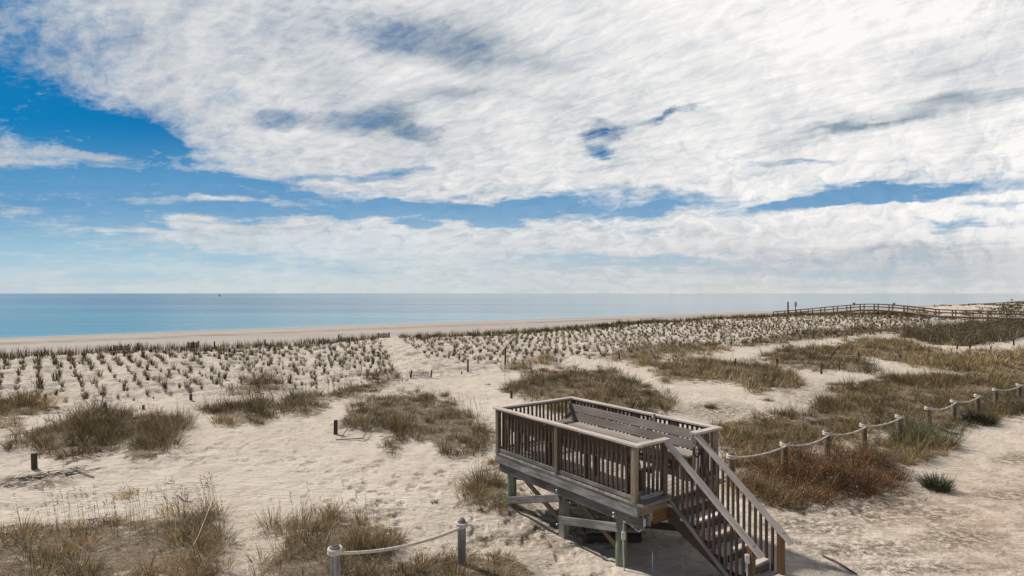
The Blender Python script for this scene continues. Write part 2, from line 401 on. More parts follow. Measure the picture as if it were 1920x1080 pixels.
def mat_new(name):
    m = bpy.data.materials.new(name); m.use_nodes = True
    t = NT(m.node_tree)
    o = t.n('ShaderNodeOutputMaterial'); b = t.n('ShaderNodeBsdfPrincipled')
    t.l(b.outputs[0], o.inputs[0])
    return m, t, b, o
def attr(t, name):
    a = t.n('ShaderNodeAttribute'); a.attribute_name = name; return a

m, t, b, o = mat_new('sand')
pos = t.n('ShaderNodeNewGeometry').outputs['Position']
lit = attr(t, 'litter').outputs['Fac']; deb = attr(t, 'debris').outputs['Fac']; road = attr(t, 'road').outputs['Fac']
big = t.noise(pos, 0.35, 4, 0.6); mid = t.noise(pos, 2.2, 5, 0.65); fine = t.noise(pos, 22, 4, 0.7)
shoreN = t.noise(t.mapping(pos, rot=(0, 0, -math.atan2(0.6258, 0.78)), scale=(0.05, 0.6, 1)), 1.0, 5, 0.6)
c = t.mix(t.mapr(big, .35, .7), (.60, .52, .425, 1), (.52, .44, .355, 1))
c = t.mix(t.mapr(mid, .42, .75, 0, .55), c, (.34, .28, .225, 1))
c = t.mix(road, c, t.mix(t.mapr(mid, .38, .62), (.56, .46, .365, 1), (.40, .305, .23, 1)))
c = t.mix(t.mapr(t.noise(pos, 6.5, 5, .72), .50, .74, 0, .42), c, (.27, .215, .165, 1))
c = t.mix(t.mapr(fine, .55, .78, 0, .45), c, (.30, .24, .18, 1))
# beach sand: greyer, with wet drift lines
sx, sy, szz = t.sep(t.mapping(pos, rot=(0, 0, -math.atan2(0.6258, 0.78))))
beach = t.mapr(sy, 52, 62)
c = t.mix(beach, c, t.mix(t.mapr(shoreN, .4, .62), (.41, .355, .305, 1), (.34, .29, .25, 1)))
wrack = t.m('MULTIPLY', t.m('MULTIPLY', t.mapr(sy, 92, 97), t.mapr(sy, 106, 101)), t.mapr(t.noise(t.mapping(pos, rot=(0, 0, -math.atan2(0.6258, 0.78)), scale=(.12, 1.3, 1)), 1.0, 6, .7), .49, .55))
c = t.mix(wrack, c, (.16, .12, .10, 1))
c = t.mix(t.mapr(sy, 114, 120, 0, .62), c, (.25, .21, .17, 1))
# dead leaves and organic crumbs
crumb = t.noise(pos, 34, 3, 0.7); crumb2 = t.noise(pos, 9, 4, 0.65)
spot = t.m('MULTIPLY', t.mapr(crumb, .61, .68), t.mapr(crumb2, .44, .6))
nearf = t.m('SUBTRACT', 1.0, beach)
c = t.mix(t.m('MULTIPLY', spot, t.m('MULTIPLY', nearf, t.m('ADD', 0.6, t.m('MULTIPLY', road, 0.35)))), c, (.13, .09, .055, 1))
dmask = t.m('MULTIPLY', deb, t.mapr(t.noise(pos, 7, 6, 0.75), .41, .57))
c = t.mix(t.m('MULTIPLY', dmask, 0.92), c, t.mix(t.mapr(crumb, .4, .65), (.10, .075, .05, 1), (.30, .235, .17, 1)))
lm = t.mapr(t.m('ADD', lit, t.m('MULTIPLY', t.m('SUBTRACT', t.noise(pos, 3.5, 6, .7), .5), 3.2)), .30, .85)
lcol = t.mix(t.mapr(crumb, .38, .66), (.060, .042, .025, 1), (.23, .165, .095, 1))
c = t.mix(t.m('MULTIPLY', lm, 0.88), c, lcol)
t.l(c, b.inputs['Base Color']); b.inputs['Roughness'].default_value = 0.95
b.inputs['Specular IOR Level'].default_value = 0.15
bump = t.n('ShaderNodeBump'); bump.inputs['Strength'].default_value = 1.0; bump.inputs['Distance'].default_value = 0.09
wind = t.noise(t.mapping(pos, rot=(0, 0, .5), scale=(.8, 2.6, 1)), 3.0, 5, .6)
h = t.m('ADD', t.m('MULTIPLY', wind, 0.9), t.m('ADD', t.m('MULTIPLY', crumb2, .55), t.m('MULTIPLY', crumb, .16)))
t.l(h, bump.inputs['Height']); t.l(bump.outputs[0], b.inputs['Normal'])
M_SAND = m
tag(link_mesh('ground', build_ground(), M_SAND), 'pale sand of the dunes and beach', kind='structure')

# ---------------------------------------------------------------- sea
m, t, b, o = mat_new('sea_water')
pos = t.n('ShaderNodeNewGeometry').outputs['Position']
rot = -math.atan2(0.6258, 0.78)
band = t.noise(t.mapping(pos, rot=(0, 0, rot), scale=(.0016, .012, 1)), 1.0, 6, .62)
band2 = t.noise(t.mapping(pos, rot=(0, 0, rot), scale=(.0005, .0022, 1)), 1.0, 4, .6)
sx, sy, szz = t.sep(t.mapping(pos, rot=(0, 0, rot)))
# clear blue water to the north-east, milky water with suspended sand down the coast
clear = t.mix(t.mapr(band, .38, .66), (.001, .068, .130, 1), (.014, .18, .26, 1))
px_, py_, pz_ = t.sep(pos)
down = t.m('SUBTRACT', t.m('MULTIPLY', px_, 0.78), t.m('MULTIPLY', py_, -0.6258))
calm = t.mapr(t.m('ADD', t.m('DIVIDE', px_, t.m('ADD', t.m('ABSOLUTE', py_), 40.0)), t.m('MULTIPLY', t.m('SUBTRACT', band, .5), .5)), -.65, .35)   # wind-ruffled in the north, glassy down the coast
c = clear
c = t.mix(t.mapr(band2, .42, .6, 0, .6), c, (.001, .06, .125, 1))
c = t.mix(t.mapr(sy, 135, 121), c, (.10, .21, .24, 1))
c = t.mix(t.m('MULTIPLY', t.mapr(sy, 123.5, 121.8), .8), c, (.55, .55, .52, 1))
t.l(c, b.inputs['Base Color'])
b.inputs['IOR'].default_value = 1.33
t.l(t.mapr(calm, 0, 1, .20, .06, smooth=False), b.inputs['Roughness'])
bump = t.n('ShaderNodeBump'); t.l(t.mapr(calm, 0, 1, .55, .10, smooth=False), bump.inputs['Strength']); bump.inputs['Distance'].default_value = 0.35
wv_ = t.m('ADD', t.m('MULTIPLY', t.noise(t.mapping(pos, rot=(0, 0, rot), scale=(.10, .32, 1)), 1.0, 6, .6), 1.0), t.m('MULTIPLY', t.noise(t.mapping(pos, rot=(0, 0, rot), scale=(.02, .07, 1)), 1.0, 3, .5), 1.2))
t.l(wv_, bump.inputs['Height']); t.l(bump.outputs[0], b.inputs['Normal'])
M_SEA = m
sv = []
ss = np.concatenate([-np.geomspace(60, 60000, 40)[::-1], np.linspace(-50, 300, 60), np.geomspace(320, 60000, 40)])
pp = np.concatenate([[112], np.linspace(118, 124, 5), np.geomspace(130, 60000, 60)])
S, Pp = np.meshgrid(ss, pp, indexing='ij')
X, Y = unsp(S, Pp); Z = np.full_like(X, SEA_Z)
na = len(pp); i, j = np.meshgrid(np.arange(len(ss)-1), np.arange(na-1), indexing='ij')
q = np.stack([i*na+j, (i+1)*na+j, (i+1)*na+j+1, i*na+j+1], -1).reshape(-1, 4)
tag(link_mesh('sea', np_mesh('sea', np.stack([X, Y, Z], -1).reshape(-1, 3), quads=q), M_SEA), 'calm blue sea reaching the horizon', kind='structure')
# ================================================================ grasses
def grass_mat(name, rough=0.6):
    m, t, b, o = mat_new(name)
    c = attr(t, 'col').outputs['Color']
    oi = t.n('ShaderNodeObjectInfo').outputs['Random']
    hs = t.n('ShaderNodeHueSaturation'); t.l(c, hs.inputs['Color'])
    t.put(hs.inputs['Value'], t.mapr(oi, 0, 1, .75, 1.25, smooth=False))
    t.l(hs.outputs[0], b.inputs['Base Color'])
    b.inputs['Roughness'].default_value = rough; b.inputs['Specular IOR Level'].default_value = 0.25
    tr = t.n('ShaderNodeBsdfTranslucent'); t.l(hs.outputs[0], tr.inputs[0])
    mx = t.n('ShaderNodeMixShader'); mx.inputs[0].default_value = 0.15
    t.l(b.outputs[0], mx.inputs[1]); t.l(tr.outputs[0], mx.inputs[2]); t.l(mx.outputs[0], o.inputs[0])
    return m
M_GRASS = grass_mat('dune_grass')

PAL = {   # (colour, weight)
 'olive': [((.165,.125,.050), 4), ((.090,.070,.028), 3), ((.28,.20,.090), 2.6), ((.40,.30,.16), 1.8), ((.22,.11,.045), .9)],
 'mixed': [((.165,.125,.050), 3), ((.29,.205,.092), 3), ((.42,.31,.165), 2), ((.25,.13,.055), 1.6), ((.105,.095,.038), 2)],
 'straw': [((.42,.30,.15), 5), ((.27,.175,.082), 3), ((.14,.10,.048), 2.2), ((.50,.40,.25), 1.3), ((.19,.10,.042), 1.4)],
 'scrub': [((.085,.064,.036), 4), ((.13,.085,.048), 3), ((.050,.044,.024), 3), ((.18,.12,.062), 1.5)],
 'rust':  [((.175,.072,.028), 4), ((.075,.040,.020), 5), ((.27,.14,.055), 2), ((.10,.085,.035), 2), ((.30,.20,.11), .7)],
 'sage':  [((.110,.105,.052), 4), ((.072,.074,.036), 3), ((.17,.155,.078), 2), ((.23,.18,.10), 1)],
 'dark':  [((.050,.048,.025), 4), ((.085,.075,.038), 3), ((.12,.09,.045), 1)],
 'green': [((.075,.12,.045), 4), ((.045,.07,.03), 3), ((.17,.19,.09), 2.5), ((.33,.27,.15), 1.2)],
 'dune':  [((.145,.108,.044), 4), ((.060,.047,.022), 4), ((.19,.14,.065), 2), ((.28,.21,.11), .9)],
 'head':  [((.24,.17,.095), 1)],
}
def pick(pal, n):
    cs = np.array([c for c, w in PAL[pal]]); w = np.array([w for c, w in PAL[pal]], float)
    return cs[RNG.choice(len(cs), n, p=w/w.sum())]
class Blades:
    """collects leaf-blade ribbons; each is a bent tapering strip of its own"""
    def __init__(s): s.V = []; s.T = []; s.C = []; s.n = 0
    def add(s, base, height, width, lean_az, lean, bend, col, seg=3):
        n = len(base)
        if n == 0: return
        t = np.linspace(0, 1, seg+1)[None, :]
        ang = lean[:, None]+bend[:, None]*t                       # angle from the vertical grows along the blade
        dl = (height/seg)[:, None]
        ca = np.cumsum(np.sin(ang)*dl, 1)-np.sin(ang[:, :1])*dl; cz = np.cumsum(np.cos(ang)*dl, 1)-np.cos(ang[:, :1])*dl
        dirx, diry = np.cos(lean_az)[:, None], np.sin(lean_az)[:, None]
        X = base[:, 0:1]+ca*dirx; Y = base[:, 1:2]+ca*diry; Z = base[:, 2:3]+cz
        face = lean_az+np.pi/2+RNG.normal(0, .9, n)
        wx, wy = np.cos(face)[:, None], np.sin(face)[:, None]
        w = (width[:, None]*0.5)*np.array([0.8]+[1-.55*(k/seg) for k in range(1, seg)])[None, :]
        L = np.stack([X[:, :-1]-wx*w, Y[:, :-1]-wy*w, Z[:, :-1]], -1); R = np.stack([X[:, :-1]+wx*w, Y[:, :-1]+wy*w, Z[:, :-1]], -1)
        tip = np.stack([X[:, -1:], Y[:, -1:], Z[:, -1:]], -1)
        vs = np.concatenate([L, R, tip], 1)                       # seg + seg + 1
        k = 2*seg+1
        tr = []
        for i in range(seg-1):
            a, b_, c, d_ = i, seg+i, seg+i+1, i+1
            tr += [[a, b_, c], [a, c, d_]]
        tr.append([seg-1, 2*seg-1, 2*seg])
        tr = np.array(tr)
        off = s.n+np.arange(n)*k
        s.V.append(vs.reshape(-1, 3)); s.T.append((off[:, None, None]+tr[None]).reshape(-1, 3))
        cc = np.concatenate([col, np.ones((n, 1))], 1)
        s.C.append(np.repeat(cc, k, 0)); s.n += n*k
    def mesh(s, name):
        return np_mesh(name, np.concatenate(s.V), tris=np.concatenate(s.T), attrs={'col': ('FLOAT_COLOR', np.concatenate(s.C))})

WIND = math.radians(-150)
ALT = {'olive': ('straw', .20), 'mixed': ('olive', .40), 'straw': ('mixed', .40), 'scrub': ('olive', .22), 'rust': ('mixed', .16), 'sage': ('mixed', .45)}
def tussock_blades(B, cx, cy, cz, rad, height, nbl, wid, pal, seg=3, spread=0.55, bendm=0.7):
    """cx.. arrays of tussock centres; each grows nbl blades"""
    m = len(cx)
    if m == 0: return
    tot = m*nbl
    idx = np.repeat(np.arange(m), nbl)
    az = RNG.uniform(0, 2*np.pi, tot); rr = np.sqrt(RNG.random(tot))*rad[idx]
    bx = cx[idx]+np.cos(az)*rr; by = cy[idx]+np.sin(az)*rr
    bz = cz[idx]-0.02
    k = rr/rad[idx]
    lean = spread*k*RNG.uniform(.3, 1.2, tot)+RNG.normal(0, .10, tot)
    laz = az+RNG.normal(0, .5, tot)
    h = height[idx]*RNG.uniform(.55, 1.1, tot)*(1-.2*k)
    bend = RNG.uniform(.1, 1.0, tot)*bendm
    tone = RNG.normal(.97, .40, m)[idx][:, None]*RNG.normal(1, .18, tot)[:, None]
    base_c = pick(pal, m)[idx]; own = pick(pal, tot)
    if pal in ALT and m > 30:                                     # species mingle in drifts
        q = fbm(cx*.55+40, cy*.55+9, 3)+RNG.normal(0, .07, m)
        alt = (q > np.quantile(q, 1-ALT[pal][1]))[idx][:, None]
        base_c = np.where(alt, pick(ALT[pal][0], m)[idx], base_c); own = np.where(alt, pick(ALT[pal][0], tot), own)
    mixw = (RNG.random(tot) < .5)[:, None]
    col = np.where(mixw, base_c, own)*np.clip(tone, .28, 2.1)
    B.add(np.stack([bx, by, bz], -1), h, wid[idx]*RNG.uniform(.7, 1.3, tot), laz, lean, bend, col, seg)

def stalks(B, x, y, z, h, wid, pal='head', heads=True):
    n = len(x)
    if n == 0: return
    az = WIND+RNG.normal(0, 1.0, n)
    c = pick(pal, n)*RNG.uniform(.6, 1.2, (n, 1))
    lean = np.abs(RNG.normal(0.03, .07, n))
    B.add(np.stack([x, y, z-.02], -1), h, wid, az, lean, np.full(n, .12), c, 3)
    if heads:                                                     # drooping seed spikelets near the tip
        for k in range(5):
            f = .80+.045*k
            px = x+np.cos(az)*np.sin(lean+.08)*h*f; py = y+np.sin(az)*np.sin(lean+.08)*h*f; pz = z+np.cos(lean)*h*f*.99
            B.add(np.stack([px, py, pz], -1), h*.09*RNG.uniform(.6, 1.2, n), wid*2.4, az+RNG.normal(0, .9, n), np.full(n, .5), np.full(n, .8), c*RNG.uniform(.6, 1.0, (n, 1)), 2)

def grow_patch(key, spec):
    poly, H, dens, pal, label, sh = spec
    w = [hit(px, py) for px, py in poly]
    xs = [q[0] for q in w]; ys = [q[1] for q in w]
    x0, x1, y0, y1 = min(xs)-.4, max(xs)+.4, min(ys)-.4, max(ys)+.4
    area = (x1-x0)*(y1-y0)
    D = np.median(ys)
    tden = dens*np.clip(230/D, 3.2, 24)                           # tussocks per square metre
    N = int(area*tden)
    x = RNG.uniform(x0, x1, N); y = RNG.uniform(y0, y1, N)
    z = ground(x, y)
    px, py = proj(x, y, ground_base(x, y))
    jit = 7.0*min(1, 20/D)
    px = px+jit*3.2*fbm(x*1.1, y*1.1, 3)*2+RNG.normal(0, jit*1.2, N); py = py+1.6*jit*fbm(x*1.1+31, y*1.1, 3)*2+RNG.normal(0, jit*.5, N)
    keep = pinpoly(px, py, poly)
    lump = fbm(x*.9+5, y*.9+8, 3)
    keep &= (lump+RNG.normal(0, .16, N)) > (-.34 if pal == 'olive' else -.6)
    # keep clear of the platform and its stairs
    lx = (x-1.692)*.592-(y-11.81)*.806; ly = (x-1.692)*.806+(y-11.81)*.592
    keep &= ~((lx > -1.3) & (lx < 3.9) & (ly > -1.15) & (ly < 1.25))
    x, y, z, lump = x[keep], y[keep], z[keep], lump[keep]
    n = len(x)
    B = Blades()
    if n:
        z = z+.06*min(1, 30/D)
        h = 1.12*H*np.clip(1.0+1.5*lump, .35, 1.8)*RNG.choice([.5, .7, .9, 1.0, 1.15, 1.45], n)
        rad = np.clip(RNG.uniform(.06, .22, n)*(1+D/60), 0, .5)
        wid = np.full(n, max(.0085, D*.00066))
        nb = int(np.clip(60*14/D, 13, 56))
        seg = 3 if D < 30 else 2
        sprd = .95 if pal not in ('scrub', 'rust') else 1.15
        if pal == 'straw': h *= .95; sprd = 1.05
        tussock_blades(B, x, y, z, rad, h, nb, wid, pal, seg, sprd, .9)
        if pal in ('scrub', 'rust', 'sage', 'dark'):              # small leaves through the bush
            m = n*(34 if D < 40 else 16)
            i = RNG.integers(0, n, m)
            lx = x[i]+RNG.normal(0, .16, m)*(1+D/90); ly = y[i]+RNG.normal(0, .16, m)*(1+D/90); lz = z[i]+h[i]*RNG.uniform(.1, 1.0, m)
            B.add(np.stack([lx, ly, lz], -1), np.full(m, max(.05, D*.0022))*RNG.uniform(.6, 1.4, m), np.full(m, max(.018, D*.0012)), RNG.uniform(0, 6.28, m), RNG.uniform(.3, 1.8, m), RNG.uniform(0, .8, m), pick(pal, m)*RNG.uniform(.5, 1.7, (m, 1)), 2)
        if D < 45:                                                # dead leaves lying between the tussocks
            m = int(n*(30 if pal == 'straw' else 12 if pal == 'mixed' else 7))
            i = RNG.integers(0, n, m)
            lx = x[i]+RNG.normal(0, .16, m); ly = y[i]+RNG.normal(0, .16, m)
            B.add(np.stack([lx, ly, ground(lx, ly)+RNG.uniform(.01, .12, m)], -1), RNG.uniform(.12, .34, m), np.full(m, max(.006, D*.0005)), RNG.uniform(0, 6.28, m), RNG.uniform(1.0, 1.5, m), RNG.uniform(0, .4, m), pick('straw', m)*RNG.uniform(.5, 1.1, (m, 1)), 2)
        if sh > 0:
            m = int(n*sh*3)
            i = RNG.integers(0, n, m)
            stalks(B, x[i]+RNG.normal(0, .1, m), y[i]+RNG.normal(0, .1, m), z[i], RNG.uniform(.55, 1.0, m)*(1.0 if D > 14 else .9), np.full(m, max(.007, D*.00052)))
        o = link_mesh('grass_patch', B.mesh('grass_patch'), M_GRASS)
        tag(o, label, 'grass', kind='stuff')
    return n, B.n
_tot = 0
for k, v in PATCH.items():
    n, nv = grow_patch(k, v); _tot += nv
    print('patch', k, n, nv)

# ---------------------------------------------------------------- sparse seed stalks rising from the near patches and the mounds at left
def stalk_field(poly, n, h0, h1, label):
    xs = [q[0] for q in poly]; ys = [q[1] for q in poly]
    P_ = []
    while len(P_) < n:
        a, b_ = random.uniform(min(xs), max(xs)), random.uniform(min(ys), max(ys))
        if pinpoly(np.array([a]), np.array([b_]), poly)[0]: P_.append(hit(a, b_))
    P_ = np.array(P_); D = P_[:, 1].mean()
    B = Blades()
    stalks(B, P_[:, 0], P_[:, 1], P_[:, 2], RNG.uniform(h0, h1, n), np.full(n, max(.0075, D*.00055)))
    tag(link_mesh('seed_stalks', B.mesh('seed_stalks'), M_GRASS), label, 'grass', kind='stuff')
stalk_field([(20,830),(140,800),(310,790),(320,812),(120,838)], 120, .45, .85, 'thin bare seed stalks standing over the left grass mound')
stalk_field([(0,1010),(180,1000),(400,975),(425,1010),(200,1030)], 120, .5, 1.0, 'sparse tall seed stalks in the lower left straw patch')
stalk_field([(500,1010),(560,985),(760,1000),(740,1060),(520,1080)], 26, .6, 1.15, 'sparse tall seed stalks behind the nearest rope post')
stalk_field([(400,770),(560,745),(740,715),(760,725),(600,760),(480,785)], 110, .5, .85, 'hazy seed stalks above the long grass ridge')
stalk_field([(770,760),(900,775),(920,800),(800,775)], 46, .5, .85, 'pale seed stalks at the seaward edge of the large grass mound')

# ---------------------------------------------------------------- planted rows of dune grass
def tuft_mesh(name, h, nb, wid, rad, pal, seg=3, spread=.34):
    B = Blades()
    tussock_blades(B, np.array([0.]), np.array([0.]), np.array([0.]), np.array([rad]), np.array([h]), nb, np.array([wid]), pal, seg, spread, .45)
    return B.mesh(name)
rows = []
p = 27.6
while p < 46.8:
    crestrow = p > 44.6
    s = -32.0
    while s < 135:
        rows.append((s+random.gauss(0, .09), p+random.gauss(0, .08), crestrow))
        s += (.30 if crestrow else .72)
    p += .76
PATH = [(700,628),(742,628),(770,655),(800,672),(960,690),(960,705),(700,760),(742,700),(730,668)]
SANDY = [(1040,668),(960,668),(920,700),(1100,690)]
plants = []
for (s, p, cr) in rows:
    x, y = unsp(s, p)
    if y < 6: continue
    z = float(ground(np.array([x]), np.array([y]))[0])
    px, py = proj(x, y, z)
    if px < -160 or px > 1745: continue
    if pinpoly(np.array([px]), np.array([py]), PATH)[0]: continue
    if random.random() < (.16 if not cr else .12): continue
    lower = 28.2+1.0*math.sin(s*.35)+.8*math.sin(s*.9+1)
    if p < lower: continue
    plants.append((math.hypot(x, y), x, y, z-.03, cr, px, py))
plants.sort()
near = [q for q in plants if 0 <= q[5] <= 1920][:300]
nearset = set(id(q) for q in near)
tmesh = [tuft_mesh('planted_tuft', .52*random.uniform(.75, 1.2), random.randint(28, 55), .013, random.uniform(.03, .065), 'dune', 3, random.uniform(.1, .34)) for _ in range(9)]
GROUP = 'planted tufts of dune grass in rows'
for q in near:
    o = link_mesh('planted_grass_tuft', random.choice(tmesh), M_GRASS)
    o.location = (q[1], q[2], q[3]); o.rotation_euler = (random.gauss(0, .05), random.gauss(0, .05), random.uniform(0, 6.28))
    k = random.choice((.5, .8, .9, 1.0, 1.1, 1.3))*random.uniform(.85, 1.1)*(1.35 if q[4] else 1.0); o.scale = (k*random.uniform(.8, 1.3), k*random.uniform(.8, 1.3), k*1.1)
    tag(o, 'upright planted dune grass tuft in the nearest rows of the planted slope', 'grass tuft', GROUP)
far = [q for q in plants if id(q) not in nearset]
B = Blades()
a = np.array([(q[1], q[2], q[3], q[4], q[0]) for q in far])
for cr in (0, 1):
    for lo, hi, nb in ((0, 45, 30), (45, 75, 18), (75, 400, 11)):
        sel = (a[:, 3] == cr) & (a[:, 4] >= lo) & (a[:, 4] < hi)
        if not sel.any(): continue
        b_ = a[sel]; n = len(b_)
        D = b_[:, 4]
        tussock_blades(B, b_[:, 0], b_[:, 1], b_[:, 2], RNG.uniform(.06, .12, n)*(2.2 if cr else 1), RNG.uniform(.32, .62, n)*(1.5 if cr else 1.0), nb, np.maximum(.016, D*.00065), 'dune', 2, .24, .45)
tag(link_mesh('planted_grass', B.mesh('planted_grass'), M_GRASS), 'countless small tufts of planted dune grass in rows along the far slope and crest', 'grass', kind='stuff')
print('near px', min(q[5] for q in near), max(q[5] for q in near), min(q[6] for q in near))
print('plants', len(plants), 'far verts', B.n, 'patch verts', _tot)

# far dunes beyond the boardwalk and the back of the crest
B = Blades()
N = 9000
s = RNG.uniform(100, 420, N); p = RNG.uniform(12, 47, N)
x, y = unsp(s, p); z = ground(x, y)
px, py = proj(x, y, z)
k = (px > 1690) & (px < 2150) & (y > 96) & (fbm(s*.12, p*.3, 3) > -.02)
x, y, z = x[k], y[k], z[k]; D = np.hypot(x, y); n = len(x)
tussock_blades(B, x, y, z, np.full(n, .5), RNG.uniform(.3, .7, n), 9, D*.0011, 'scrub', 2, .8, .7)
tag(link_mesh('far_grass', B.mesh('far_grass'), M_GRASS), 'brown dune growth on the distant dunes beyond the boardwalk', 'grass', kind='stuff')

# ---------------------------------------------------------------- single plants that stand apart
def single(px, py, h, rad, nb, pal, label, name='grass_tuft', spread=.8, width=.009, cat='grass tuft', group=None):
    x, y, z = hit(px, py)
    me = tuft_mesh(name, h, nb, max(width, y*.0005), rad, pal, 3, spread)
    o = link_mesh(name, me, M_GRASS); o.location = (x, y, float(ground(np.array([x]), np.array([y]))[0]))
    tag(o, label, cat, group)
single(1756, 918, .50, .24, 620, 'green', 'bright green rounded tussock alone on the sand road edge', spread=.95, width=.010)
single(235, 932, .20, .20, 200, 'straw', 'small rusty tuft alone on sand above the lower left patch', spread=1.1)
single(705, 941, .10, .09, 50, 'straw', 'tiny dry tuft on open sand left of the platform', spread=1.1)
single(815, 945, .14, .07, 60, 'rust', 'small spiky rust tuft on sand above the second rope post', spread=1.0)
single(1333, 766, .28, .22, 260, 'olive', 'small grass tuft on sand right of the platform far corner', spread=.9)
single(1540, 800, .34, .34, 520, 'dark', 'dark grass clump between the sand strip and the rope', spread=.9)
single(1440, 752, .2, .2, 160, 'olive', 'low dark sprig on the pale sand lane beyond the platform', spread=1.0)
single(1560, 722, .22, .25, 140, 'olive', 'flat dark tuft beside the far sandy clearing', spread=1.0)
single(1835, 795, .55, .42, 900, 'dark', 'large dark bush under the rope at the sand road corner', spread=.9)
single(1745, 990, .07, .06, 40, 'green', 'tiny green sprig on the reddish sand', spread=1.1)
single(1491, 1018, .09, .09, 80, 'green', 'small green weed beside the bottom of the stairs', spread=1.2)
single(960, 965, .16, .16, 160, 'green', 'bright green weed at the base of the left round leg', spread=1.1)
single(1010, 985, .12, .14, 120, 'green', 'low green weed under the platform between two legs', spread=1.2)
single(915, 722, .15, .12, 60, 'dune', 'little tuft on open sand beside the tall bare post', spread=.9)
single(1700, 985, .06, .09, 40, 'rust', 'tiny brown weed on the sand road', spread=1.2)
# scattered small weeds and litter crumbs on the open sand
def scatter(poly, n, label, pal='straw', h=.07, wid=.007):
    xs = [q[0] for q in poly]; ys = [q[1] for q in poly]
    X_ = []
    while len(X_) < n:
        a, b_ = random.uniform(min(xs), max(xs)), random.uniform(min(ys), max(ys))
        if pinpoly(np.array([a]), np.array([b_]), poly)[0]: X_.append(hit(a, b_))
    X_ = np.array(X_); B = Blades(); nn = len(X_)
    tussock_blades(B, X_[:, 0], X_[:, 1], X_[:, 2], RNG.uniform(.02, .10, nn), RNG.uniform(.4, 1.5, nn)*h, 12, np.full(nn, wid), pal, 2, 1.5, .8)
    tag(link_mesh('small_weeds', B.mesh('small_weeds'), M_GRASS), label, 'weeds', kind='stuff')
scatter([(1500,960),(1700,930),(1900,800),(1960,860),(1960,1100),(1500,1100)], 800, 'small brown sprigs strewn over the sand road', 'mixed', .05, .008)
scatter([(380,1000),(470,960),(560,1000),(500,1090),(400,1090)], 420, 'dry litter sprigs on the sand between the lower left patches', 'straw', .06)
scatter([(640,880),(900,880),(880,1000),(700,980)], 260, 'dry sprigs on the open sand left of the platform', 'straw', .05)
scatter([(0,930),(430,900),(420,970),(0,1000)], 300, 'dry sprigs on the sand above the lower left patch', 'straw', .06)
scatter([(1280,760),(1380,740),(1640,740),(1600,800),(1360,800)], 380, 'low weeds on the sandy clearing beyond the platform', 'mixed', .12, .012)
scatter([(880,1000),(1000,990),(1140,1090),(1000,1090)], 320, 'dark sprigs and litter in front of the platform legs', 'mixed', .05)
# ================================================================ wood, rope and metal
def wood_mat(name, cols, scale=1.0, rough=.8, dark=.35):
    m, t, b, o = mat_new(name)
    g = attr(t, 'grain').outputs['Vector']; tone = attr(t, 'tone').outputs['Fac']
    oi = t.n('ShaderNodeObjectInfo').outputs['Random']
    g = t.v('ADD', g, t.comb(t.m('MULTIPLY', oi, 37.0), oi, 0))
    n1 = t.noise(t.mapping(g, scale=(2.2*scale, 34, 34)), 1.0, 6, .65, .3)
    n2 = t.noise(t.mapping(g, scale=(1.3, 3, 3)), 1.0, 4, .6)
    n3 = t.noise(t.mapping(g, scale=(7, 120, 120)), 1.0, 3, .6)
    c = t.mix(t.mapr(n2, .35, .65), cols[0]+(1,), cols[1]+(1,))
    c = t.mix(t.mapr(n1, .46, .68, 0, .75), c, cols[2]+(1,))
    c = t.mix(t.mapr(n3, .60, .74, 0, dark), c, (.03, .024, .02, 1))
    hs = t.n('ShaderNodeHueSaturation'); t.l(c, hs.inputs['Color'])
    t.put(hs.inputs['Value'], t.m('MULTIPLY', tone, t.mapr(oi, 0, 1, .85, 1.15, smooth=False)))
    t.l(hs.outputs[0], b.inputs['Base Color'])
    b.inputs['Roughness'].default_value = rough; b.inputs['Specular IOR Level'].default_value = .3
    bp = t.n('ShaderNodeBump'); bp.inputs['Strength'].default_value = .5; bp.inputs['Distance'].default_value = .006
    t.l(t.m('ADD', n1, t.m('MULTIPLY', n3, .6)), bp.inputs['Height']); t.l(bp.outputs[0], b.inputs['Normal'])
    return m
M_WOOD = wood_mat('weathered_wood', ((.150,.108,.072), (.215,.165,.120), (.062,.042,.030)))
M_CAP = wood_mat('rail_wood', ((.40,.335,.285), (.50,.435,.38), (.25,.195,.15)), dark=.45)
M_GREY = wood_mat('grey_wood', ((.15,.15,.125), (.32,.305,.30), (.075,.062,.052)))
M_BENCH = wood_mat('bench_wood', ((.165,.130,.110), (.21,.175,.155), (.11,.083,.068)), rough=.5)
M_SEAT = wood_mat('seat_wood', ((.27,.225,.19), (.33,.28,.24), (.19,.15,.125)), rough=.7)
M_BAL = wood_mat('baluster_wood', ((.085,.058,.040), (.115,.082,.060), (.050,.034,.024)))
M_DARK = wood_mat('dark_wood', ((.060,.046,.036), (.085,.065,.050), (.035,.027,.022)))
M_AMBER = wood_mat('amber_wood', ((.17,.092,.038), (.22,.125,.055), (.095,.055,.028)), rough=.6)
M_GREEN = wood_mat('green_treated_wood', ((.15,.175,.11), (.24,.27,.19), (.08,.085,.06)))
M_TREAD = wood_mat('tread_wood', ((.36,.31,.265), (.44,.385,.335), (.25,.205,.17)), dark=.3)
M_STEP_SUNLIT = wood_mat('sunlit_step_wood', ((.50,.43,.37), (.58,.51,.45), (.34,.28,.24)), dark=.3)  # tread wood lightened: sunlight on the steps is put into the colour
M_WALK = wood_mat('boardwalk_wood', ((.17,.115,.075), (.23,.165,.115), (.10,.066,.044)))
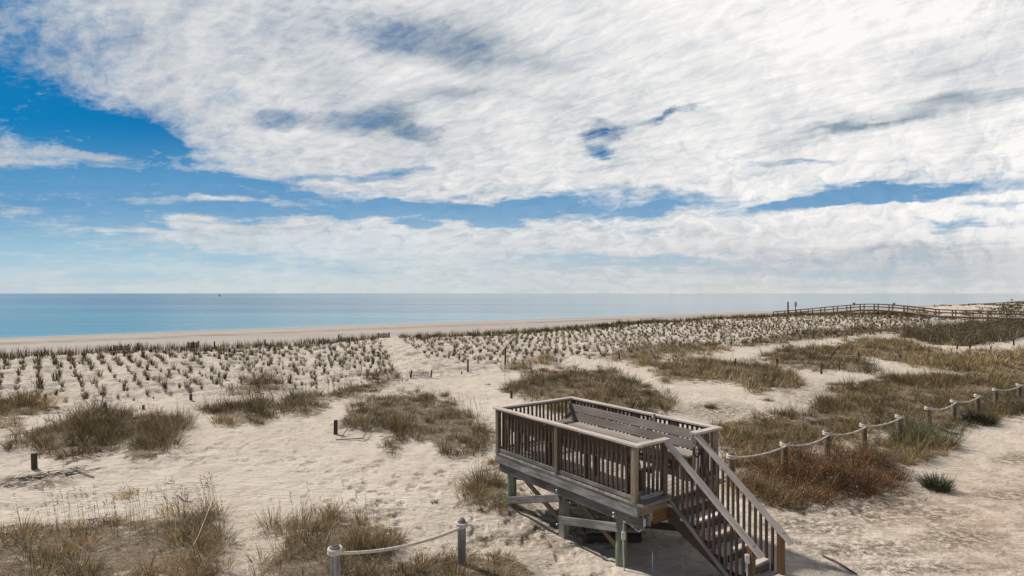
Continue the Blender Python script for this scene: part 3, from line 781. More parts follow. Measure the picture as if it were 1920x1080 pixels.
def plain(name, col, rough=.6, metal=0.0, spec=.5):
    m, t, b, o = mat_new(name)
    n = t.noise(t.n('ShaderNodeTexCoord').outputs['Object'], 30, 4, .6)
    c = t.mix(t.mapr(n, .35, .7), tuple(x*.75 for x in col)+(1,), tuple(min(1, x*1.12) for x in col)+(1,))
    t.l(c, b.inputs['Base Color']); b.inputs['Roughness'].default_value = rough
    b.inputs['Metallic'].default_value = metal; b.inputs['Specular IOR Level'].default_value = spec
    return m
M_ROPE = plain('rope_fibre', (.62, .55, .46), .9, spec=.2)
M_WHITE = plain('white_plastic', (.55, .55, .53), .5)
M_CAGE = plain('dark_metal', (.06, .05, .045), .5, .6)
M_LENS = plain('frosted_glass', (.72, .70, .64), .25)
M_SIGN = plain('sign_paint', (.22, .24, .26), .5)
M_BOLT = plain('galvanised_metal', (.55, .55, .55), .4, .8)

class MB:
    def __init__(s): s.v = []; s.f = []; s.g = []; s.t = []
    def _add(s, vs, fs, gs, tone):
        o = len(s.v); s.v += vs; s.g += gs; s.t += [tone]*len(vs); s.f += [[i+o for i in f] for f in fs]
    def beam(s, p0, p1, w, h, up=(0, 0, 1), c=.005, tone=None):
        """board from p0 to p1: w = width across, h = height along up; long edges eased"""
        p0 = np.array(p0, float); p1 = np.array(p1, float)
        d_ = p1-p0; L = np.linalg.norm(d_); d_ /= L
        up = np.array(up, float); up = up-d_*up.dot(d_); up /= np.linalg.norm(up)
        sd = np.cross(d_, up)
        hw, hh = w/2, h/2; c = min(c, hw*.4, hh*.4)
        ring = [(-hw+c, -hh), (hw-c, -hh), (hw, -hh+c), (hw, hh-c), (hw-c, hh), (-hw+c, hh), (-hw, hh-c), (-hw, -hh+c)]
        r0 = random.uniform(0, 50)
        vs = []; gs = []
        for q, l in ((p0, 0), (p1, L)):
            for a, b_ in ring:
                vs.append(tuple(q+sd*a+up*b_)); gs.append((l+r0, a+r0, b_+r0*.3))
        fs = [[i, (i+1) % 8, 8+(i+1) % 8, 8+i] for i in range(8)]
        fs += [list(range(7, -1, -1)), list(range(8, 16))]
        s._add(vs, fs, gs, tone if tone else random.uniform(.68, 1.3)); return s
    def prism(s, pts, y0, y1, tone=1.0):
        """outline in local x,z extruded along y"""
        n = len(pts); r0 = random.uniform(0, 50)
        vs = [(x, y0, z) for x, z in pts]+[(x, y1, z) for x, z in pts]
        fs = [[i, (i+1) % n, n+(i+1) % n, n+i] for i in range(n)]+[list(range(n-1, -1, -1)), list(range(n, 2*n))]
        s._add(vs, fs, [(x+r0, z, y+r0) for x, y, z in vs], tone); return s
    def post(s, p0, p1, r, r1=None, n=18, cap=.012, tone=None, wob=.0):
        p0 = np.array(p0, float); p1 = np.array(p1, float)
        d_ = p1-p0; L = np.linalg.norm(d_); d_ /= L
        a = np.array((1, 0, 0)) if abs(d_[2]) > .8 else np.array((0, 0, 1.0))
        u = np.cross(d_, a); u /= np.linalg.norm(u); w_ = np.cross(d_, u)
        r1 = r1 or r*.94
        prof = [(0, r)]+[(L*k/5, r+(r1-r)*k/5) for k in range(1, 5)]+[(L-cap, r1), (L, r1-cap)]
        r0 = random.uniform(0, 50); vs = []; gs = []
        for l, rr in prof:
            for k in range(n):
                an = 2*math.pi*k/n; q = rr*(1+wob*math.sin(3*an+r0))
                vs.append(tuple(p0+d_*l+u*math.cos(an)*q+w_*math.sin(an)*q)); gs.append((l+r0, math.cos(an)*.09+r0, math.sin(an)*.09))
        fs = [[j*n+i, j*n+(i+1) % n, (j+1)*n+(i+1) % n, (j+1)*n+i] for j in range(len(prof)-1) for i in range(n)]
        fs += [list(range(n-1, -1, -1)), [len(prof)*n-n+i for i in range(n)]]
        s._add(vs, fs, gs, tone if tone else random.uniform(.85, 1.15)); return s
    def tube(s, pts, r, n=8, strands=0, pitch=.12, tone=1.0, closed=False):
        """swept tube; strands > 0 gives the section lobes that twist along the length, as laid rope has"""
        pts = [np.array(q, float) for q in pts]; vs = []; gs = []; L = 0; up = np.array((0, 0, 1.0)); m = len(pts)
        for k, q in enumerate(pts):
            if closed: d_ = pts[(k+1) % m]-pts[k-1]
            else: d_ = pts[min(k+1, m-1)]-pts[max(k-1, 0)]
            d_ /= np.linalg.norm(d_)
            if k: L += np.linalg.norm(q-pts[k-1])
            ref = up if abs(d_[2]) < .95 else np.array((1.0, 0, 0))
            u = np.cross(d_, ref); u /= np.linalg.norm(u); w_ = np.cross(u, d_)
            for i in range(n):
                an = 2*math.pi*i/n
                rr = r
                if strands: rr = r*(.80+.24*abs(math.cos(strands/2*(an-2*math.pi*L/pitch))))
                vs.append(tuple(q+(u*math.cos(an)+w_*math.sin(an))*rr)); gs.append((L, math.cos(an)*r, math.sin(an)*r))
        rng = m if closed else m-1
        fs = [[j*n+i, j*n+(i+1) % n, ((j+1) % m)*n+(i+1) % n, ((j+1) % m)*n+i] for j in range(rng) for i in range(n)]
        if not closed: fs += [list(range(n-1, -1, -1)), [m*n-n+i for i in range(n)]]
        s._add(vs, fs, gs, tone); return s
    def ball(s, c, rx, ry, rz, n=16, m=9, tone=1.0):
        vs = []; 
        for j in range(m+1):
            th = math.pi*j/m
            for i in range(n):
                an = 2*math.pi*i/n
                vs.append((c[0]+rx*math.sin(th)*math.cos(an), c[1]+ry*math.sin(th)*math.sin(an), c[2]+rz*math.cos(th)))
        fs = [[j*n+i, (j+1)*n+i, (j+1)*n+(i+1) % n, j*n+(i+1) % n] for j in range(m) for i in range(n)]
        s._add(vs, fs, list(vs), tone); return s
    def build(s, name, mat, parent=None, smooth=False):
        me = bpy.data.meshes.new(name); me.from_pydata(s.v, [], s.f); me.update()
        a = me.attributes.new('grain', 'FLOAT_VECTOR', 'POINT'); a.data.foreach_set('vector', np.array(s.g, np.float32).ravel())
        a = me.attributes.new('tone', 'FLOAT', 'POINT'); a.data.foreach_set('value', np.array(s.t, np.float32))
        import bmesh
        bm = bmesh.new(); bm.from_mesh(me); bmesh.ops.recalc_face_normals(bm, faces=bm.faces); bm.to_mesh(me); bm.free()
        if smooth:
            me.polygons.foreach_set('use_smooth', np.ones(len(me.polygons), bool))
        return link_mesh(name, me, mat, parent)

# ================================================================ viewing platform (local x towards the stairs, local y away from the camera)
DK, RT = 1.06, 1.99                       # deck surface, top of the rail cap
HX, HY = 1.95, 1.06
RZ = math.atan2(-.806, .592)
PC = (1.692, 11.81, 0.0)
def l2w(x, y): return PC[0]+x*.592+y*.806, PC[1]-x*.806+y*.592
def gz(x, y):
    X, Y = l2w(x, y); return float(ground(np.array([X]), np.array([Y]))[0])
plat = empty('viewing_platform', PC, RZ)
tag(plat, 'raised weathered wooden viewing platform with baluster railings and a stair down to the sand', 'platform')
# deck boards
b = MB(); x = -HX-.03
while x < HX+.02:
    b.beam((x+.068, -HY-.035, DK-.019), (x+.068, HY+.035, DK-.019), .134, .038, c=.004); x += .141
b.build('deck_floor', M_TREAD, plat)
# rim joists, joists
for nm, args, mt in (('rim_joist', ((-HX-.02, -HY, DK-.135), (HX+.02, -HY, DK-.135), .04, .19), M_GREY),
                 ('rim_joist', ((-HX-.02, HY, DK-.135), (HX+.02, HY, DK-.135), .04, .19), M_GREY),
                 ('end_joist', ((HX, -HY+.022, DK-.135), (HX, HY-.022, DK-.135), .04, .19), M_WOOD),
                 ('end_joist', ((-HX, -HY+.022, DK-.135), (-HX, HY-.022, DK-.135), .04, .19), M_GREY)):
    MB().beam(*args).build(nm, mt, plat)
b = MB()
for k in range(1, 5): b.beam((-HX+.03, -HY+k*.424, DK-.13), (HX-.03, -HY+k*.424, DK-.13), .04, .17)
b.build('floor_joists', M_DARK, plat)
MB().beam((HX-.03, -.62, DK-.34), (HX-.03, .62, DK-.34), .045, .20, tone=1.0).build('hanger_board', M_AMBER, plat)
# carrying beams under each long side, doubled
for sy in (-1, 1):
    y = sy*(HY-.055)
    b = MB().beam((-HX+.02, y, DK-.325), (HX+.06, y, DK-.325), .05, .18).beam((-HX+.02, y-sy*.19, DK-.325), (HX+.06, y-sy*.19, DK-.325), .05, .18)
    b.build('carrying_beam', M_GREY, plat)
# legs
LEGS = [(-1.62, 'round'), (.02, 'square'), (1.47, 'round')]
for sy in (-1, 1):
    for lx, kind in LEGS:
        y = sy*(HY-.15); z0 = gz(lx, y)-.3
        if kind == 'round':
            MB().post((lx, y, z0), (lx, y, DK-.26), .098, .092, 22, .004).build('leg', M_GREEN, plat, smooth=False)
        else:
            MB().beam((lx, y, z0), (lx, y, DK-.24), .145, .145, up=(0, 1, 0), c=.008).build('leg', M_GREY, plat)
# bracing
def lg(i, sy): return LEGS[i][0], sy*(HY-.15), gz(LEGS[i][0], sy*(HY-.15))
for sy in (-1, 1):
    for i, (za, zb) in enumerate(((.18, .66), (.34, .64))):
        x0, y0, g0 = lg(i, sy); x1, y1, g1 = lg(i+1, sy)
        y = y0+sy*.115
        MB().beam((x0, y, g0+za), (x1-(.0 if i == 0 else -.02), y, g0+zb+.02), .035, .14).build('brace', M_GREY, plat)
        y = y0-sy*.12
        MB().beam((x0+.12, y, DK-.42), (x1, y, g1+.10), .035, .10).build('brace', M_WOOD, plat)
for i in range(3):
    x0, y0, g0 = lg(i, -1); x1, y1, g1 = lg(i, 1)
    MB().beam((x0+.13, y0, DK-.45), (x1+.13, y1, g1+.15), .035, .12).build('brace', M_DARK, plat)
MB().beam((.35, -.62, gz(.3, -.6)+.07), (1.15, -.05, gz(1., 0)+.16), .15, .13).build('ground_timber', M_DARK, plat)
for (bx, bz) in ((-HX+.12, DK-.27), (.02, DK-.33), (.02, DK-.30), (1.47, DK-.30), (1.47, DK-.36), (.02, gz(0, -HY+.15)+.27)):
    bz_y = -HY-.012 if bz > .6 else -HY+.0
    bt = MB().post((bx, -HY+.03, bz), (bx, -HY-.035 if bz < .6 else -HY+.03-.075, bz), .018, .018, 10, .003).build('bolt', M_BOLT, plat)

# railing sections: railing > cap, rails, post, baluster
bal_me = {}
NBAL = [0]
def baluster_mesh(h, mat):
    k = (round(h, 3), mat.name)
    if k not in bal_me:
        o = MB().beam((0, 0, 0), (0, 0, h), .038, .038, up=(0, 1, 0), c=.004, tone=1.0).build('baluster', mat)
        bal_me[k] = o.data; bpy.data.objects.remove(o)
    return bal_me[k]
def rail_section(name, a, b_, z0=DK, z1=RT, posts=(0, .5, 1), nb=34, mat=M_WOOD, stuff=False, capa=(0, 0), off=0.0, postz=0.0, bottom=True, label=None):
    """a, b_: local x,y of both ends; z may differ per end for a stair"""
    za0, zb0 = (z0, z0) if np.isscalar(z0) else z0
    za1, zb1 = (z1, z1) if np.isscalar(z1) else z1
    a = np.array(a, float); b_ = np.array(b_, float); d_ = (b_-a); L = np.linalg.norm(d_); d_ /= L
    slope = abs(za0-zb0) > .01
    def at(t, z, side=0):
        n = np.array((-d_[1], d_[0]))*side
        q = a+d_*L*t+n; return (q[0], q[1], z)
    cap = MB().beam((*(a-d_*capa[0]), za1-.019-(zb1-za1)/L*capa[0]), (*(b_+d_*capa[1]), zb1-.019+(zb1-za1)/L*capa[1]), .135, .038, tone=1.0).build(name, M_CAP, plat)
    if label: cap['label'] = label
    MB().beam(at(0.005, za1-.060), at(.995, zb1-.060), .038, .040).build('top_rail', mat, cap)
    if bottom: MB().beam(at(0.005, za0+.055), at(.995, zb0+.055), .05, .07).build('bottom_rail', M_GREY, cap)
    for t in posts:
        zt = za1+(zb1-za1)*t-.041; zb = za0+(zb0-za0)*t
        MB().beam(at(t, zb-.0-postz+.001), at(t, zt), .092, .092, up=(0, 1, 0), c=.006).build('post', mat, cap)
    objs = []
    for k in range(nb):
        t = (k+1)/(nb+1)
        if any(abs(t-q)*L < .055 for q in posts): continue
        zb = za0+(zb0-za0)*t+.02; zt = za1+(zb1-za1)*t-.055
        h = round(zt-zb, 3)
        side = off
        if stuff:
            objs.append((at(t, zb, side), h)); continue
        o = link_mesh('baluster', baluster_mesh(h, M_BAL), M_BAL, cap); o.location = at(t, zb, side)
        o.rotation_euler = (random.gauss(0, .006), random.gauss(0, .006), math.atan2(d_[1], d_[0])+random.gauss(0, .03)); NBAL[0] += 1
    if stuff and objs:
        m_ = MB()
        for q, h in objs: m_.beam(q, (q[0], q[1], q[2]+h), .038, .038, up=(0, 1, 0), tone=random.uniform(.8, 1.2))
        m_.build('balusters', M_BAL, cap)['kind'] = 'stuff'
    return cap
rail_section('front_railing', (-HX, -HY), (HX, -HY), nb=35, capa=(.07, .07), off=.0, posts=(0.012, .5, .988))
rail_section('back_railing', (-HX, HY), (HX, HY), nb=35, capa=(.07, .07), stuff=True, posts=(0.012, .25, .5, .75, .988))
W0, W1 = .70-HY, 1.46-HY                   # stair opening in local y
rail_section('end_railing', (-HX, -HY+.07), (-HX, HY-.07), nb=17, posts=())
rail_section('end_railing', (HX, -HY+.07), (HX, W0), nb=5, posts=(.93,), capa=(0, .05), mat=M_WOOD)
rail_section('end_railing', (HX, W1), (HX, HY-.07), nb=5, posts=(.08,), capa=(.05, 0), mat=M_WOOD)
# inner rail posts in the amber colour that shows beside the stairs
for y in (W0+.02, W1-.02):
    pass
# stair
RUN, GZ = 1.65, gz(HX+1.6, .0)
RISE = DK-GZ; NR = 7
tread = RUN/(NR-1)
S0, S1 = W0+.03, W1+.0
for y in (S0+.02, S1-.02):
    pts = [(HX+.022, DK-.03)]
    for k in range(1, NR):
        z = DK-RISE*k/NR
        pts += [(HX+.022+tread*(k-1), z-.042), (HX+.022+tread*k, z-.042)]
    pts += [(HX+RUN+.03, GZ-.05), (HX+RUN-.16, GZ-.05), (HX+.022, DK-.46)]
    MB().prism(pts, y-.02, y+.02).build('stringer', M_DARK, plat)
for k in range(1, NR):
    z = DK-RISE*k/NR; xx = HX+.022+tread*(k-1)
    m_ = MB()
    for q in range(2):
        m_.beam((xx+.068+q*.141-.012, S0-.02, z-.019), (xx+.068+q*.141-.012, S1+.02, z-.019), .136, .038)
    m_.build('stair_tread', M_STEP_SUNLIT, plat)
    if k < NR: MB().beam((xx+.012, S0+.045, z+.082), (xx+.012, S1-.045, z+.082), .022, .105).build('riser_shade', M_DARK, plat)  # dark slat standing in for the shade in the open gap between treads
for y, lab in ((W0-.015, 'near'), (W1+.02, 'far')):
    dz = -RISE/RUN
    zt0, zt1 = RT-.06, RT-.06-1.20
    c_ = rail_section('stair_railing', (HX+.06, y), (HX+RUN-.02, y), z0=(DK-.10, DK-.10-1.20), z1=(zt0, zt1), nb=15, posts=(), capa=(.03, .11), bottom=True, mat=M_WOOD)
    MB().beam((HX+RUN-.08, y, GZ-.25), (HX+RUN-.08, y, zt1+.02), .092, .092, up=(0, 1, 0), c=.006).build('post', M_AMBER, c_)
print('balusters', NBAL)

# ---------------------------------------------------------------- bench along the seaward side
def make_bench(sg, label):
    r = empty('bench', (*l2w(0, 0), DK), RZ); tag(r, label, 'bench', 'benches on the platform')
    m_ = MB()
    for k in range(2): m_.beam((-1.84, sg*(.54+k*.178), .455), (1.80, sg*(.54+k*.178), .455), .170, .038, tone=.95+.1*k)
    m_.build('seat', M_SEAT, r)
    MB().beam((-1.82, sg*.475, .375), (1.78, sg*.475, .375), .034, .125).build('apron', M_DARK, r)
    m_ = MB()
    for k in range(2):
        z = .568+k*.172; y = .832+k*.060
        m_.beam((-1.84, sg*y, z), (1.80, sg*y, z), .034, .166, up=(0, sg*.34, 1), tone=.92+.14*k)
    m_.build('backrest', M_BENCH, r)
    for xx in (-1.6, -.55, .5, 1.55):
        MB().beam((xx, sg*.52, .001), (xx, sg*.52, .432), .085, .085, up=(0, 1, 0)).build('leg', M_WOOD, r)
        MB().beam((xx, sg*.78, .001), (xx, sg*.78, .432), .085, .085, up=(0, 1, 0)).build('leg', M_WOOD, r)
        MB().beam((xx, sg*.86, .44), (xx, sg*.935, .80), .085, .030, up=(0, sg, -.3)).build('back_support', M_WOOD, r)
    return r
make_bench(1, 'long wooden bench with leaning back along the seaward railing of the platform')
make_bench(-1, 'long wooden bench seen from behind through the near railing of the platform')

# ---------------------------------------------------------------- caged lights and their cables
def caged_light(x, y, z, rz, label):
    X, Y = l2w(x, y)
    r = empty('bulkhead_light', (X, Y, z), RZ+rz)
    tag(r, label, 'light')
    MB().prism([(.055*math.cos(a_), .105*math.sin(a_)) for a_ in np.linspace(0, 2*math.pi, 20)[:-1]], 0, .03).build('base', M_CAGE, r)
    MB().ball((0, -.012, 0), .042, .05, .088).build('lens', M_LENS, r, smooth=True)
    m_ = MB()
    for q in (-.026, 0, .026):
        m_.tube([(q, -.01-.062*math.sin(t_), .10*math.cos(t_)) for t_ in np.linspace(0, math.pi, 12)], .0045, 6)
    for q in (-.035, .035):
        m_.tube([(.052*math.cos(t_), -.012-.055*math.sin(t_), q) for t_ in np.linspace(0, math.pi, 12)], .0045, 6)
    m_.build('cage', M_CAGE, r)
caged_light(.55, HY-.075, DK+.84, 0, 'oval caged bulkhead light on the seaward railing above the bench back')
caged_light(HX+.055, W1-.02, DK+.62, math.radians(90), 'oval caged bulkhead light on the post at the head of the stairs')
def cable(name, pts, r, label, mat=M_WHITE, boxes=()):
    o = MB().tube([(*l2w(q[0], q[1]), q[2]) for q in pts], r, 8).build(name, mat, smooth=True)
    tag(o, label, 'cable')
    for bx in boxes:
        X, Y = l2w(bx[0], bx[1])
        MB().beam((X, Y, bx[2]-.06), (X, Y, bx[2]+.06), .06, .05, up=(0, 1, 0)).build('junction_box', mat, o)
def smooth_pts(ps, n=6):
    out = []
    for i in range(len(ps)-1):
        a_, b2 = np.array(ps[i]), np.array(ps[i+1])
        for k in range(n): out.append(tuple(a_+(b2-a_)*k/n))
    out.append(ps[-1]); return out
cable('light_cable', smooth_pts([(HX+.075, W1-.03, DK+.50), (HX+.085, W1-.05, DK+.35), (HX+.07, W1-.06, DK+.18), (HX+.08, W1-.05, DK+.02)]), .011, 'pale cable running down from the light at the head of the stairs')
zb = gz(1.66, -.92)
cable('ground_cable', smooth_pts([(HX+.02, -HY+.12, DK-.22), (HX+.03, -HY+.12, DK-.42), (HX-.05, -HY+.1, DK-.50), (HX-.2, -HY+.06, DK-.42), (1.64, -HY+.03, DK-.40), (1.625, -HY+.03, DK-.55), (1.63, -HY+.03, zb+.3), (1.66, -HY+.02, zb-.05)]), .011,
      'white cable dropping beside the green round leg nearest the stairs', boxes=((HX+.03, -HY+.12, DK-.33), (1.63, -HY+.03, zb+.55)))
zs = GZ
cable('post_conduit', [(HX+RUN-.10, W0-.085, zs-.1), (HX+RUN-.10, W0-.085, zs+.55)], .013, 'white conduit with a box fixed to the bottom post of the near stair rail', boxes=((HX+RUN-.10, W0-.085, zs+.60),))
for (cx_, cy_) in ((2.05, -.55), (2.1, -.1)):
    zz_ = gz(cx_, cy_)
cable('thin_stake', [(2.0, -.75, gz(2.0, -.75)-.05), (2.0, -.75, gz(2.0, -.75)+.32)], .008, 'thin grey stake in the sand under the platform end')
cable('short_stake', [(2.2, -.25, gz(2.2, -.25)-.05), (2.2, -.25, gz(2.2, -.25)+.22)], .008, 'short pale stake in the sand behind the stair side')

# ================================================================ rope fence
ROPE_POSTS = [(629, 1022), (865, 974), (1373, 849), (1470, 827), (1552, 807), (1620, 792), (1687, 776), (1742, 761), (1788, 748), (1833, 738), (1868, 727), (1912, 718), (1962, 706)]
RTOP = .77
tops = []
plab = ['nearest round rope post at the bottom of the picture with a coiled rope collar', 'second round rope post left of the platform with a pointed top',
        'rope post just right of the platform corner', 'second rope post right of the platform rising out of grass', 'rope post with its full face visible over the rust brush',
        'rope post between the rust brush and the sage grass', 'rope post at the end of the first right-hand rope', 'rope post just after the gap in the rope',
        'rope post in the middle of the second right-hand rope', 'rope post over the large dark bush at the end of the second rope',
        'rope post at the start of the farthest rope', 'rope post near the right edge on the farthest rope', 'last rope post beyond the right edge']
for i, (px, py) in enumerate(ROPE_POSTS):
    off = py-550; Dp = F*(CAMH-RTOP)/off; Xp = (px-960)/F*Dp
    if i < 2: r = .066
    else: r = .075
    g0 = float(ground(np.array([Xp]), np.array([Dp]))[0])
    e = empty('rope_post', (Xp, Dp, 0)); tag(e, plab[i], 'post', 'rope fence posts')
    tl = (random.gauss(0, .012), random.gauss(0, .012))
    MB().post((0, 0, g0-.4), (tl[0], tl[1], RTOP), r*1.04, r, 18, .012 if i != 1 else .03, tone=1.0).build('shaft', M_GREY if i < 2 else M_WOOD, e)
    MB().post((tl[0], tl[1], RTOP-.004), (tl[0], tl[1], RTOP+.004+(.03 if i == 1 else 0)), r*.86, r*.8 if i != 1 else .02, 16, .002).build('top_cap', M_DARK if i != 1 else M_GREY, e)
    tops.append((Xp+tl[0], Dp+tl[1], r))
def rope(idx, label, sag=.13, r=.024, tail=False):
    m_ = MB()
    zr = RTOP-.055
    for j, i in enumerate(idx):
        x, y, pr = tops[i]; rr = pr+r*.8
        for lap in range(2):
            ring = [(x+rr*math.cos(a_), y+rr*math.sin(a_), zr+.010*math.sin(a_*1+lap)+(.0 if lap == 0 else -.043)) for a_ in np.linspace(0, 2*math.pi, 49)[:-1]]
            m_.tube(ring, r, 9, 3, .10, closed=True)
    for i, j in zip(idx[:-1], idx[1:]):
        a_ = np.array(tops[i][:2]); b2 = np.array(tops[j][:2]); dd = (b2-a_); L = np.linalg.norm(dd); dd /= L
        side = np.array((dd[1], -dd[0]))
        p0 = a_+side*(tops[i][2]+r*.6); p1 = b2+side*(tops[j][2]+r*.6)
        n = int(L/.018) if i < 2 else int(L/.03)
        sg = sag*random.uniform(.75, 1.2)
        m_.tube([(*(p0+(p1-p0)*t_), zr-.03-sg*4*t_*(1-t_)) for t_ in np.linspace(0, 1, n)], r, 9, 3, .10)
    if tail:
        x, y, pr = tops[idx[-1]]
        m_.tube([(x+pr, y-.02, zr-.02), (x+pr+.07, y-.05, zr-.01), (x+pr+.12, y-.05, zr-.05)], r*.95, 9, 3, .1)
    tag(m_.build('rope', M_ROPE, smooth=True), label, 'rope', 'ropes of the rope fence')
rope([0, 1], 'twisted pale rope sagging between the two nearest posts', .10, .024, True)
rope([2, 3, 4, 5, 6], 'long rope sagging over the brush right of the stairs', .10)
rope([7, 8, 9], 'second right-hand rope after the gap', .10)
rope([10, 11, 12], 'farthest rope reaching the right edge', .10)

# ================================================================ small posts and stumps in the sand
def stump(px, py, top, r, label, lean=(0, 0), mat=M_DARK, square=False):
    x, y, z = hit(px, py)
    z = float(ground(np.array([x]), np.array([y]))[0])
    h = (py-top)*y/F
    e = MB()
    if square: e.beam((0, 0, -.3), (lean[0]*h, lean[1]*h, h), r*2, r*1.6, up=(0, 1, 0))
    else: e.post((0, 0, -.3), (lean[0]*h, lean[1]*h, h), r, r*.92, 12, .01, wob=.05)
    o = e.build('fence_stump', mat); o.location = (x, y, z)
    tag(o, label, 'post', 'old fence stumps standing in the sand')
ST = [(358,752,741,.06,'short black stump alone on the open sand left of the grass ridge'),(629,815,788,.065,'dark stump at the left foot of the large grass mound'),
 (66,880,850,.07,'dark stump at the foot of the left grass mound above the debris'),(877,700,676,.05,'slim post on the open sand path behind the platform'),
 (866,703,697,.04,'low stub beside the slim post on the sand path'),(947,692,652,.055,'tall bare post at the tip of the narrow grass lip'),
 (959,748,732,.055,'short dark post behind the left end of the platform'),(1161,675,662,.05,'stub at the left end of the thin grass band'),
 (1221,664,656,.05,'stub on the pale lane above the broad mound'),(1371,651,642,.05,'stub at the clearing above the broad mound'),
 (1411,648,637,.05,'stub between the clearing and the long dark band'),(1500,636,628,.05,'stub on sand in front of the far planted slope'),
 (1524,635,626,.06,'low stub left of the far pale lane'),(1588,633,622,.05,'thin stub on the far pale lane'),
 (1632,628,619,.06,'stub at the foot of the long grass band'),(1652,627,620,.06,'small stub right of its neighbour on the far pale lane'),
 (1726,658,649,.06,'stub at the left foot of the dark scrub'),(1540,702,680,.06,'dark stump below the leaning branch'),
 (1574,697,676,.03,'thin rod near the grass mound end'),(1457,690,672,.06,'stump in front of the grass mound holding the branch'),
 (1379,690,672,.05,'stump inside the broad grass mound'),(1687,676,664,.06,'dark stump in the brown grass field'),
 (1818,654,640,.07,'dark stump under the right half of the scrub'),(1897,640,628,.07,'post beside the pale ground at the right edge'),
 (1901,648,636,.07,'lower post beside the pale ground at the right edge'),(1610,672,660,.06,'stump in the left part of the brown grass field'),
 (1794,655,645,.06,'stump at the foot of the scrub middle'),(84,768,742,.05,'faint post in the lower planted rows at left'),(197,766,754,.06,'dark stub above the left grass mound'),
 (269,768,760,.05,'low stub right of its twin above the left grass mound')]
for q in ST: stump(q[0], q[1], q[2], q[3], q[4], (random.gauss(0, .05), random.gauss(0, .05)))

# sand fence remnants behind the crest
def sand_fence(pts, h, label, nsl, lean=0.0, postlean=0.0):
    x0, y0, z0 = pts[0]
    e = empty('sand_fence', (x0, y0, z0)); tag(e, label, 'fence')
    m_ = MB()
    for i in range(len(pts)-1):
        a_, b2 = np.array(pts[i]), np.array(pts[i+1])
        for k in range(nsl):
            q = a_+(b2-a_)*k/nsl-np.array(pts[0])
            m_.beam((q[0], q[1], q[2]-.1), (q[0]+lean*h, q[1], q[2]+h*random.uniform(.93, 1.05)), .035, .012, up=(0, 1, 0))
    m_.build('slats', M_TREAD, e)
    m2 = MB()
    for f in (.35, .8):
        for i in range(len(pts)-1):
            a_, b2 = np.array(pts[i])-np.array(pts[0]), np.array(pts[i+1])-np.array(pts[0])
            m2.tube([(a_[0]+lean*h*f, a_[1]-.01, a_[2]+h*f), (b2[0]+lean*h*f, b2[1]-.01, b2[2]+h*f)], .006, 6)
    m2.build('wires', M_CAGE, e)
    for q in pts:
        q = np.array(q)-np.array(pts[0])
        MB().post((q[0], q[1]+.03, q[2]-.3), (q[0]+postlean, q[1]+.03, q[2]+h*1.15), .045, .042, 10).build('post', M_DARK, e)
def on(px, py, dz=0.0):
    x, y, z = hit(px, py); return (x, y, z+dz)
sand_fence([on(806, 708), on(768, 709)], .34, 'fallen scrap of slatted sand fence with a leaning post on the sand path', 13, -.3, .10)
def crest_fence(s0, s1, label, nseg=2):
    P_ = []
    for k in range(nseg+1):
        s = s0+(s1-s0)*k/nseg
        x, y = unsp(s, 49.2); P_.append((x, y, float(ground_base(np.array([x]), np.array([y]))[0])+.0))
    sand_fence(P_, .62, label, 34)
def cf(pxa, pxb, label):
    P_ = []
    for px in np.linspace(pxa, pxb, 3):
        u = (px-960)/F; y = 48.6/(-.6258*u+.78); x = u*y
        P_.append((x, y, float(ground_base(np.array([x]), np.array([y]))[0])))
    sand_fence(P_, .42, label, 14)
cf(213, 241,  'slatted sand fence behind the crest at the left of the planted slope')
cf(352, 372, 'slatted sand fence behind the crest in the middle of the left slope')
cf(709, 730, 'slatted sand fence behind the crest beside the sandy path')

# posts along the crest
for i, (px, top, lab) in enumerate(((258, 646, 'tall post on the crest above the left slope'), (360, 643, 'slim post on the crest among dense tufts'), (402, 640, 'post on the crest where the left slope bends'), (497, 637, 'crest post above the middle of the left slope'), (635, 627, 'small crest post left of the sandy path'), (709, 624, 'crest post at the head of the sandy path'))):
    u = (px-960)/F; D_ = 46.5/(-.6258*u+.78); x, y = u*D_, D_
    g = float(ground_base(np.array([x]), np.array([y]))[0]); zt = CAMH-(top-550)*y/F
    o = MB().post((0, 0, -.3), (0, 0, max(.5, zt-g)), .055, .05, 10).build('crest_post', M_DARK); o.location = (x, y, g)
    tag(o, lab, 'post', 'posts along the dune crest')

